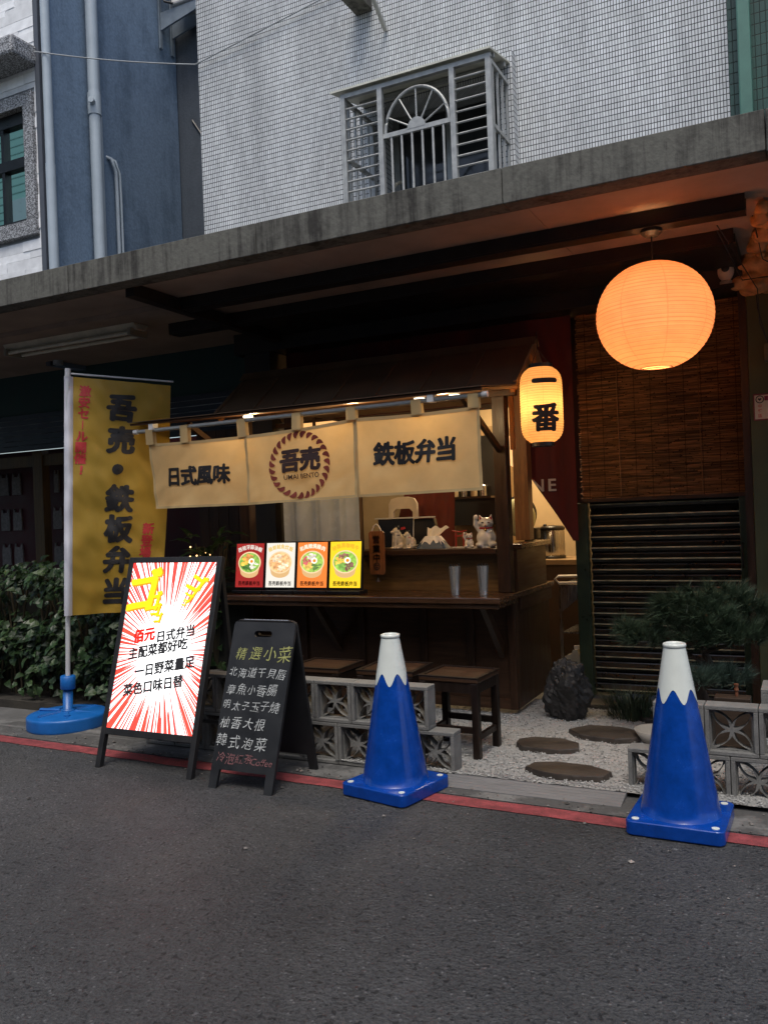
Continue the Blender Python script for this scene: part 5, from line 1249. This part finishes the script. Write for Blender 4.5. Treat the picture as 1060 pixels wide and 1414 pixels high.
# ramp board
B = (-1.25, 4.1, 0)
g = MB(B)
for i in range(7): g.prism([(4.10+.028*i, .010+.0045*i), (4.126+.028*i, .014+.0045*i), (4.126+.028*i, .004), (4.10+.028*i, .004)], -1.80, -.86, 'yz')
rmp = g.build('ramp_board', mat('grey_composite', (.14, .14, .142), .65, var=.2, scale=8, stretch=(1, 20, 20), bump=.1), None, bevel=.002, loc=B); tag(rmp, 'grey ribbed ramp board at the edge of the gravel', 'ramp')

# ================================================================== A-FRAMES
# lit sign
B = (-3.5, 3.745, 0)
ls = thing('lightbox_sign', 'tall lit A-frame sign with red manga rays and black writing', 'sign', B)
tl = math.atan2(.36, 1.225); T = Matrix.Rotation(-tl, 4, 'X'); Lh = 1.277; w = .36
g = MB(M=T); g.box(-w, -w+.036, 0, .035, 0, Lh); g.box(w-.036, w, 0, .035, 0, Lh); g.box(-w+.036, w-.036, .0005, .0345, Lh-.036, Lh); g.box(-w+.036, w-.036, .0005, .0345, .195, .235); g.build('frame', M_blackmat, ls, bevel=.003)
g = MB(M=T); g.box(-w+.030, w-.030, .010, .030, .23, Lh-.03); g.build('back_panel', M_blackmat, ls)
sw, sh0, sh1 = w-.036, .235, Lh-.036
g = MB(M=T); f = g.poly([(-sw, .006, sh0), (sw, .006, sh0), (sw, .006, sh1), (-sw, .006, sh1)])
uv = g.bm.loops.layers.uv.new('UVMap')
for lp, c in zip(f.loops, ((-sw, 0), (sw, 0), (sw, sh1-sh0), (-sw, sh1-sh0))): lp[uv].uv = (c[0], c[1])
scr = g.build('screen', burst_screen('burst_screen', .02, .47), ls, norm=False)
g = MB()
for x in (-w+.05, w-.05):
    a = T @ Vector((x, .06, Lh-.05)); g.bar(a, (x, .53, 0), .03, .03)
a = T @ Vector((0, .06, .5)); g.bar((-w+.05, .47, .2), (w-.05, .47, .2), .02, .02); g.build('rear_leg', M_blackmat, ls)
M_inkd = emit('sign_ink', (.03, .03, .035), .6); M_inkr = emit('sign_red_ink', (.75, .02, .01), 1.0); M_inky = emit('sign_yellow', (1, .62, .01), 1.25); M_inko = emit('sign_orange', (1, .28, .01), 1.2)
def sput(me, m, dx, dz, name='lettering', rot=0, k=1.0, d=.0045):
    shifted(me, 0, 0, rot, k); put(me, name, m, ls, lambda x, y: T @ Vector((x+dx, d, y+dz)))
tilt = R(12)
for body, m, dx, fz, h in (('佰元', M_inkr, -.145, .555, .083), ('日式弁当', M_inkd, .095, .572, .073), ('主配菜都好吃', M_inkd, -.025, .478, .075), ('一日野菜量足', M_inkd, .045, .375, .075), ('菜色口味日替', M_inkd, -.02, .262, .075)):
    sput(text_mesh(body, h, .066 if m is M_inkr else .044, .08, rough=.03, seed=6), m, dx, sh0+(sh1-sh0)*fz, rot=tilt-.02)
for s_, dx, fz, rr in ((.27, -.205, .835, 8), (.125, -.115, .765, 6), (.08, -.085, .715, 4), (.065, -.06, .665, 2)):
    sput(text_mesh('ゴ', s_, .064, .25, rough=.05, seed=8), M_inko, dx+.006, sh0+(sh1-sh0)*fz-.006, rot=R(rr), d=.005)
    sput(text_mesh('ゴ', s_, .044, .25, rough=.05, seed=8), M_inky, dx, sh0+(sh1-sh0)*fz, rot=R(rr), d=.003)
for s_, dx, fz, rr in ((.125, .20, .875, -24), (.085, .175, .825, -24), (.055, .155, .785, -24), (.04, .125, .755, -24)):
    sput(text_mesh('ゴ', s_, .064, .25, rough=.05, seed=9), M_inko, dx+.005, sh0+(sh1-sh0)*fz-.004, rot=R(rr), d=.005)
    sput(text_mesh('ゴ', s_, .044, .25, rough=.05, seed=9), M_inky, dx, sh0+(sh1-sh0)*fz, rot=R(rr), d=.003)

# chalkboard
B = (-2.76, 3.675, 0)
cb = thing('chalkboard_sign', 'black A-frame chalkboard with a handwritten chalk menu', 'sign', B)
tl2 = math.atan2(.30, .865); T2 = Matrix.Rotation(-tl2, 4, 'X'); L2 = .917; w2 = .205
def board_mesh():
    out = [(-w2, 0), (-w2+.05, 0), (-w2+.055, .10), (w2-.055, .10), (w2-.05, 0), (w2, 0), (w2, L2-.03), (w2-.006, L2-.012), (w2-.03, L2), (-w2+.03, L2), (-w2+.006, L2-.012), (-w2, L2-.03)]
    slot = []
    for cx_, a0 in ((-.042, 90), (.042, 270)):
        for k in range(7): a = R(a0+30*k); slot.append((cx_+.017*math.cos(a), L2-.075+.017*math.sin(a)))
    return curve_mesh([out, slot], .018)
me = board_mesh()
me2 = me.copy()
for v in me.vertices: v.co = T2 @ Vector((v.co.x, .009+v.co.z, v.co.y))
me.materials.append(M_chalkboard); link('front_board', me, cb, bevel=.002)
T3 = Matrix.Translation((0, .475, 0)) @ Matrix.Rotation(R(10.5), 4, 'X')
for v in me2.vertices: v.co = T3 @ Vector((v.co.x, -.009+v.co.z, v.co.y*.965))
me2.materials.append(M_chalkboard); link('rear_board', me2, cb, bevel=.002)
g = MB(M=T2); g.tube([(-.15, .012, L2+.004), (.15, .012, L2+.004)], .006, 8); g.build('hinge', M_alu, cb)
M_chalkw = mat('white_chalk', (.40, .42, .42), .9, var=.6, scale=70); M_chalky = mat('yellow_chalk', (.32, .33, .12), .9, var=.35, scale=60); M_chalkp = mat('pink_chalk', (.20, .09, .095), .9, var=.4, scale=60)
for body, m, dx, z_, h, gp in (('精選小菜', M_chalky, .02, .735, .085, 1.12), ('北海道干貝唇', M_chalkw, .0, .625, .060, 1.06), ('章魚小香腸', M_chalkw, -.02, .533, .063, 1.06), ('明太子玉子燒', M_chalkw, -.01, .445, .058, 1.08), ('柚香大根', M_chalkw, -.045, .352, .068, 1.12), ('韓式泡菜', M_chalkw, -.035, .252, .073, 1.18), ('冷泡紅茶', M_chalkp, -.06, .165, .060, 1.0), ('Coffee', M_chalkp, .115, .158, .052, 1.0)):
    me = hand_text(body, h, gp, len(body)*7+int(h*1000)) if body != 'Coffee' else text_mesh(body, h, -.006, .25, rough=.05)
    put(me, 'lettering', m, cb, lambda x, y: T2 @ Vector((x+dx, -.0025, y+z_)))

# ================================================================== BANNER FLAG
B = (-4.83, 4.45, 0)
ff = thing('banner_flag', 'yellow nobori banner with large black characters on a white pole', 'flag', B, rot=(0, R(3.0), R(0)))
g = MB(); g.lathe([(.262, .0), (.270, .003), (.274, .010), (.275, .02), (.275, .078), (.274, .088), (.269, .095), (.260, .099), (.20, .107), (.199, .1072), (.06, .111), (.045, .115), (.043, .13)], 64, cap0=True); g.build('base', M_cyanplastic, ff, smooth=True)
bs = [o for o in ff.children][0]; bs.rotation_euler = (0, R(-3.0), 0); bs.scale = (1.02, 1.0, 1)
g = MB(); g.lathe([(.05, .112), (.05, .125), (.034, .13), (.034, .29), (.001, .29)], 24); g.lathe([(.048, .27), (.052, .275), (.052, .36), (.045, .365), (.02, .365)], 24); g.build('socket', M_cyanplastic, ff, smooth=True)
g = MB()
for k in range(6):
    a = R(60*k+15); g.tube([(.06*math.cos(a), .06*math.sin(a), .112), (.22*math.cos(a), .22*math.sin(a), .106)], .012, 6)
g.tube([(.12, -.12, .10), (.12, -.12, .125)], .022, 14); g.build('base_rib', M_cyanplastic, ff)
g = MB(); g.tube([(0, 0, .12), (0, 0, 1.4)], .017, 12); g.tube([(0, 0, 1.4), (0, 0, 2.535)], .0145, 12); g.tube([(0, 0, 2.50), (0, 0, 2.56)], .021, 12); pole = g.build('pole', mat('white_pole', (.50, .52, .54), .35), ff, smooth=True)
fd = Vector((math.cos(R(44)), math.sin(R(44)), 0)); fn = Vector((fd.y, -fd.x, 0))
g = MB(); g.tube([(0, 0, 2.525), tuple(fd*.73+Vector((0, 0, 2.50)))], .007, 8); g.build('top_arm', mat('white_arm', (.50, .52, .54), .35), ff)
FW, FT, FB = .71, 2.505, .80
def flag(s, t, off=0):
    # s 0..1 from the pole, t 0 top .. 1 bottom
    b = .045*math.sin(s*4.2+t*2.2)*t + .034*math.sin(s*9-t*5)*t*s + .012*math.sin(t*9+s*3)*s
    b += .016*mnoise.noise(Vector((s*5+t*3, t*8, 2))) + .012*mnoise.noise(Vector((s*9-t*9, t*13, 6)))
    k = FW*s*(1-.10*t*t)
    p = fd*k + fn*(b+off) + Vector((0, 0, FT - .035*s*(1-t) - (FT-FB)*t)); return p
g = MB(); ns, ntt = 30, 60; v = [[g._v(flag(.05+.95*i/ns, j/ntt)) for j in range(ntt+1)] for i in range(ns+1)]
for i in range(ns):
    for j in range(ntt): g.face((v[i][j], v[i+1][j], v[i+1][j+1], v[i][j+1]))
M_flag = mat('yellow_flag_cloth', (.41, .255, .028), .6, var=.10, scale=4, bump=.06, bscale=160, trans=.25)
fl2 = g.build('flag', M_flag, ff, smooth=True)
g = MB(); v = [[g._v(flag(-.035+.085*i/6, j/60, .022*math.sin(math.pi*i/6)-.002)) for j in range(61)] for i in range(7)]
for i in range(6):
    for j in range(60): g.face((v[i][j], v[i+1][j], v[i+1][j+1], v[i][j+1]))
g.build('sleeve', mat('white_sleeve', (.55, .56, .62), .75, var=.08), fl2, smooth=True)
def fput(ch_, h, s0, t0, m, bold=.04, d=.003):
    me = text_mesh(ch_, h, bold, .06, rough=.035, seed=ord(ch_) % 50); dice(me, 2)
    put(me, 'lettering', m, fl2, lambda x, y: flag(s0 + x/FW, t0 - y/(FT-FB), d))
for ch_, t0 in zip('吾売鉄板弁当', (.118, .252, .504, .634, .767, .905)): fput(ch_, .205, .52 - .03*(t0-.1), t0, M_blacktext, .058)
fput('・', .30, .485, .378, M_blacktext, .03)
for k, ch_ in enumerate('激安セール開催！'):
    me_ch = '｜' if ch_ == 'ー' else ch_
    fput(me_ch, .082 if me_ch != '｜' else .06, .165-.008*k+(.02 if ch_ == '！' else 0), .056+.0475*k, M_redtext, .045)
for k, ch_ in enumerate('新登場'): fput(ch_, .088, .815-.01*k, .632+.052*k, M_redtext, .045)

# ================================================================== PLANTS
M_leaf = mat('pothos_leaf', (.022, .046, .016), .42, var=.35, scale=3, island=.6, spec=.35, trans=.15)
M_leaf2 = mat('pothos_leaf_pale', (.038, .064, .023), .42, var=.3, scale=3, island=.5, trans=.15)
M_stem = mat('brown_stem', (.05, .04, .02), .8)
def leaf(g, p, d, up, L, w):
    d = d.normalized(); sd = d.cross(up).normalized(); nn = sd.cross(d).normalized()
    base = g._v(p); tip = g._v(p + d*L - nn*L*.22); m1 = g._v(p + d*L*.35 + nn*L*.06); m2 = g._v(p + d*L*.68 - nn*L*.02)
    l1 = g._v(p + d*L*.18 + sd*w + nn*L*.10); r1 = g._v(p + d*L*.18 - sd*w + nn*L*.10); l2 = g._v(p + d*L*.6 + sd*w*.75 + nn*L*.04); r2 = g._v(p + d*L*.6 - sd*w*.75 + nn*L*.04)
    for q in ((base, l1, m1), (base, m1, r1), (l1, l2, m2, m1), (m1, m2, r2, r1), (l2, tip, m2), (m2, tip, r2)): g.face(q)
B = (-5.7, 5.1, 0)
hd = thing('pothos_hedge', 'dense leafy green hedge of climbing plants at the left edge', 'hedge', B)
ga, gb_ = MB(B), MB(B)
for k in range(6000):
    x = rnd.uniform(-8.2, -4.05); front = 4.75 + .10*mnoise.noise(Vector((x*2, 0, 0)))
    topz = 1.13 + .10*mnoise.noise(Vector((x*3, 1, 0))) - (max(0, x+4.7)*.35)
    zc = rnd.uniform(.16, topz); y = front + rnd.random()**2*.55 + .18*max(0, zc-.9) + .10*mnoise.noise(Vector((x*4, zc*4, 3)))
    if zc < .3 and rnd.random() < .55: continue
    if mnoise.noise(Vector((x*3.5, zc*4.5, 7))) < -.28: continue
    d = Vector((rnd.uniform(-1, 1), rnd.uniform(-1.3, .2), rnd.uniform(-1.0, .35))); up = Vector((rnd.uniform(-.4, .4), -.9, rnd.uniform(.3, 1)))
    L = rnd.uniform(.045, .10); leaf(gb_ if rnd.random() < .22 else ga, Vector((x, y, zc)), d, up, L, L*rnd.uniform(.30, .42))
ga.build('foliage', M_leaf, hd, norm=False); gb_.build('pale_foliage', M_leaf2, hd, norm=False)
g = MB(B)
for k in range(60):
    x = rnd.uniform(-8, -4.2); y = rnd.uniform(4.85, 5.3); g.tube([(x, y, 0), (x+rnd.uniform(-.1, .1), y, .4), (x+rnd.uniform(-.2, .2), y, .95)], .008, 5)
g.build('stems', M_stem, hd)
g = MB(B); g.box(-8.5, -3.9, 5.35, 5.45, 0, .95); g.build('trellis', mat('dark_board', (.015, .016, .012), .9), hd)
g = MB(B); g.box(-8.5, -3.95, 4.72, 5.4, .0, .07); g.build('planter_edge', mat('dark_soil', (.03, .026, .02), .95, var=.4, bump=.4), hd)

# small shrub with fairy lights beside the lit sign
B = (-4.18, 5.35, 0)
po = thing('potted_plant', 'small leafy plant with tiny fairy lights between flag and stall', 'plant', B)
g = MB(); g.lathe([(.001, .0), (.12, 0), (.15, .30), (.14, .30), (.13, .26), (.001, .26)], 24); g.build('pot', mat('dark_pot', (.03, .025, .02), .6), po, smooth=True)
g = MB()
for k in range(26):
    a = rnd.random()*6.28; h = rnd.uniform(.9, 1.30); g.tube([(0, 0, .26), (.05*math.cos(a), .05*math.sin(a), h*.6), (.13*math.cos(a), .13*math.sin(a), h)], .006, 5)
g.build('stems', M_stem, po)
g = MB()
for k in range(90):
    a = rnd.random()*6.28; r = rnd.uniform(.03, .2); L = rnd.uniform(.10, .20); leaf(g, Vector((r*math.cos(a), r*math.sin(a), rnd.uniform(.7, 1.33))), Vector((math.cos(a), math.sin(a), rnd.uniform(-.2, 1.1))), Vector((0, -.3, 1)), L, L*.16)
g.build('foliage', M_leaf, po, norm=False)
g = MB()
for k in range(9): g.sphere((rnd.uniform(-.14, .14), rnd.uniform(-.16, -.02), rnd.uniform(1.10, 1.28)), .006, 8, 6)
g.build('fairy_lights', emit('fairy_bulb', (1, .55, .2), 4), po)

# pine
M_needle = mat('pine_needle', (.045, .075, .042), .5, var=.25, scale=4, island=.5)
M_needle2 = mat('blue_pine_needle', (.062, .10, .075), .5, var=.25, scale=4, island=.5)
M_bark = mat('pine_bark', (.055, .036, .024), .9, var=.5, scale=20, bump=.6, bscale=40)
def tuft(g, p, ax, n, L, sp):
    ax = ax.normalized()
    for k in range(n):
        d = (ax + Vector((rnd.gauss(0, sp), rnd.gauss(0, sp), rnd.gauss(0, sp)))).normalized(); l = L*rnd.uniform(.7, 1.1); sd = d.cross(Vector((rnd.random(), rnd.random(), .3))).normalized()*.0017
        o_ = p - ax*rnd.uniform(0, .05); g.face((g._v(o_-sd), g._v(o_+sd), g._v(o_+d*l - Vector((0, 0, l*.06)))))
B = (-.60, 5.28, .03)
pn = thing('bonsai_pine', 'dark green bonsai pine with layered needle pads by the shutter', 'tree', B)
g = MB(B); g.prism([(-.72, .06), (-.48, .06), (-.46, .27), (-.74, .27)], 5.15, 5.42); g.build('pot', mat('rough_dark_pot', (.04, .032, .024), .85, var=.4, bump=.4), pn, bevel=.012)
g = MB(B); g.tube([(-.60, 5.28, .26), (-.64, 5.26, .40), (-.57, 5.30, .50), (-.62, 5.28, .62), (-.60, 5.28, .78)], .036, 10, .014)
for e in ((-.92, 5.2, .69), (-.80, 5.32, .60), (-.34, 5.2, .66), (-.36, 5.3, .80), (-.62, 5.25, .90), (-.66, 5.1, .46), (-.44, 5.2, .45)): g.tube([(-.60, 5.28, e[2]-.10), ((e[0]-.60)/2, (e[1]+5.28)/2, e[2]-.05), e], .014, 8, .006)
g.build('trunk', M_bark, pn, smooth=True)
g1, g2 = MB(B), MB(B)
pads = [((-.98, 5.2, .70), .13, .07, g1, 22), ((-.90, 5.2, .66), .15, .06, g1, 22), ((-.72, 5.22, .82), .16, .08, g1, 24), ((-.55, 5.12, .80), .16, .08, g1, 26), ((-.80, 5.27, .76), .14, .07, g1, 16), ((-.66, 5.2, .86), .20, .08, g1, 30), ((-.50, 5.25, .90), .18, .08, g1, 28), ((-.36, 5.28, .84), .14, .08, g1, 20), ((-.42, 5.15, .70), .17, .08, g1, 28), ((-.60, 5.14, .70), .16, .07, g1, 24), ((-.30, 5.2, .72), .10, .08, g1, 14), ((-.62, 5.08, .47), .13, .06, g2, 20), ((-.46, 5.15, .46), .14, .05, g2, 16), ((-.70, 5.3, .62), .15, .05, g1, 14)]
for (c, rx, rz, gg, n) in pads:
    for k in range(int(n*1.6)):
        a = rnd.random()*6.28; q = math.sqrt(rnd.random()); p = Vector((c[0]+rx*q*math.cos(a), c[1]+rx*q*math.sin(a)*.8, c[2]+rz*rnd.uniform(-.6, .6)))
        tuft(gg, p, Vector((math.cos(a)*q*.9, math.sin(a)*q*.9-.15, .75)), 60, .095, .45)
g1.build('needles', M_needle, pn, norm=False); g2.build('blue_needles', M_needle2, pn, norm=False)
# low grass tuft
B = (-1.10, 5.72, .035)
gt = thing('grass_clump', 'low clump of dark ornamental grass in front of the shutter', 'plant', B)
g = MB()
for k in range(420):
    a = rnd.random()*6.28; r = rnd.uniform(0, .16); h = rnd.uniform(.10, .25); o_ = Vector((r*math.cos(a), r*math.sin(a)*.7, 0)); d = Vector((math.cos(a)*rnd.uniform(.02, .13), math.sin(a)*rnd.uniform(.02, .1), h)); sd = Vector((-math.sin(a), math.cos(a), 0))*.003
    v = [g._v(o_-sd), g._v(o_+sd), g._v(o_+d*.6+sd*.8), g._v(o_+d*.6-sd*.8), g._v(o_+d+Vector((d.x*.6, d.y*.6, -.02)))]; g.face((v[0], v[1], v[2], v[3])); g.face((v[3], v[2], v[4]))
g.build('blades', mat('grass_blade', (.022, .036, .015), .6, var=.3, island=.4), gt, norm=False)
# rock
g = MB(); n1, n2 = 44, 30
def rk(a, b):
    d = Vector((math.sin(b)*math.cos(a), math.sin(b)*math.sin(a), math.cos(b))); r = .93 + .26*mnoise.noise(d*1.5+Vector((5, 1, 2))) + .20*abs(mnoise.noise(d*3.2)) + .14*abs(mnoise.noise(d*7+Vector((1, 4, 2))))
    x, y, z = d.x*.145*r, d.y*.12*r, .19 + d.z*.205*r; return (x - .03*(z-.2)*0 + (.03 if z > .2 else 0)*(z-.2)*2, y, max(z, 0))
V = [[g._v(rk(2*math.pi*i/n1, math.pi*(j+.5)/n2)) for i in range(n1)] for j in range(n2)]
for j in range(n2-1):
    for i in range(n1): g.face((V[j][i], V[j][(i+1) % n1], V[j+1][(i+1) % n1], V[j+1][i]))
g.face(V[0]); 
ro = g.build('garden_rock', mat('black_rock', (.013, .012, .0115), .6, var=.6, scale=14, bump=.9, bscale=26), None, smooth=False, loc=(-1.50, 5.60, .02)); tag(ro, 'rough black standing rock on the gravel next to the stall corner', 'rock')
M_step = mat('brown_slate', (.034, .027, .022), .5, var=.5, scale=7, bump=.25, bscale=24)
def step(x, y, pts, label, h=.036):
    pts = [(a*1.08, b*1.08) for a, b in pts]
    # split slate slab: ragged outline, undercut broken sides, uneven top
    P = []
    for (a, b), (c, d) in zip(pts, pts[1:]+pts[:1]):
        for k in range(5):
            t = k/5; P.append((a+(c-a)*t + rnd.uniform(-.004, .004), b+(d-b)*t + rnd.uniform(-.004, .004)))
    g = MB(); n = len(P); rows = []
    for kk, z in ((1.0, -.01), (1.012, .012), (1.0, h*.86), (.985, h), (.7, h+.001), (.4, h+.002), (.15, h+.001)):
        rows.append([g._v((px*kk*(1+(rnd.uniform(-.008, .008) if kk > .99 else 0)), py*kk, z + (.003*mnoise.noise(Vector((px*kk*9+x*7, py*kk*9, 0))) if z > .02 else 0))) for px, py in P])
    for a, b in zip(rows, rows[1:]):
        for i in range(n): g.face((a[i], a[(i+1) % n], b[(i+1) % n], b[i]))
    g.face(rows[-1])
    o = g.build('stepping_stone', M_step, None, loc=(x, y, .03)); tag(o, label, 'stepping stone', 'stepping stones in the gravel')
step(-1.20, 4.42, [(-.20, -.02), (-.12, -.08), (.05, -.10), (.19, -.06), (.21, .02), (.10, .09), (-.08, .10), (-.18, .05)], 'brown stepping stone nearest the ramp board')
step(-1.42, 4.86, [(-.17, -.04), (-.12, -.10), (.08, -.11), (.17, -.04), (.15, .06), (.05, .12), (-.11, .11), (-.18, .04)], 'brown stepping stone in the middle, left of centre')
step(-1.17, 5.22, [(-.21, .0), (-.13, -.10), (.08, -.14), (.21, -.06), (.20, .06), (.07, .13), (-.12, .12)], 'brown stepping stone right of centre, in front of the rock')
step(-.93, 5.72, [(-.13, -.02), (-.06, -.11), (.12, -.10), (.16, .04), (.02, .12), (-.10, .09)], 'brown stepping stone half hidden by the right cone and bowl')
step(-1.33, 6.0, [(-.16, -.03), (-.08, -.10), (.10, -.09), (.17, .0), (.06, .10), (-.12, .08)], 'rear stepping stone behind the black rock')
B = (-.86, 5.2, .035)
bo = thing('stone_bowl', 'shallow pale bowl half hidden behind the right cone', 'bowl', B)
g = MB(); g.lathe([(.001, .012), (.08, .015), (.125, .075), (.135, .075), (.09, .0), (.001, 0)], 32); g.build('bowl', mat('pale_stoneware', (.30, .28, .25), .5), bo, smooth=True)
# small things behind the right hand blocks
g = MB(); g.lathe([(.014, 0), (.014, .035), (.020, .04), (.020, .052), (.016, .055), (.016, .075), (.022, .08), (.022, .09)], 14, cap0=True, cap1=True)
o = g.build('wooden_peg', wood('peg_wood', (.13, .05, .025), .5, 'z'), None, smooth=False, loc=(-.40, 4.95, .385)); o.scale = (.6, .6, .75); tag(o, 'small turned orange wooden peg on a brick behind the right blocks', 'ornament')
g = MB(); g.box(-.09, .09, -.05, .05, -.31, .0); o = g.build('timber_offcut', wood('offcut_wood', (.035, .022, .014), .6, 'x'), None, bevel=.004, loc=(-.42, 4.95, .384)); tag(o, 'dark timber block standing behind the right hand edging', 'block')
# blue cable clip by the lit sign
B = (-3.03, 3.98, .42)
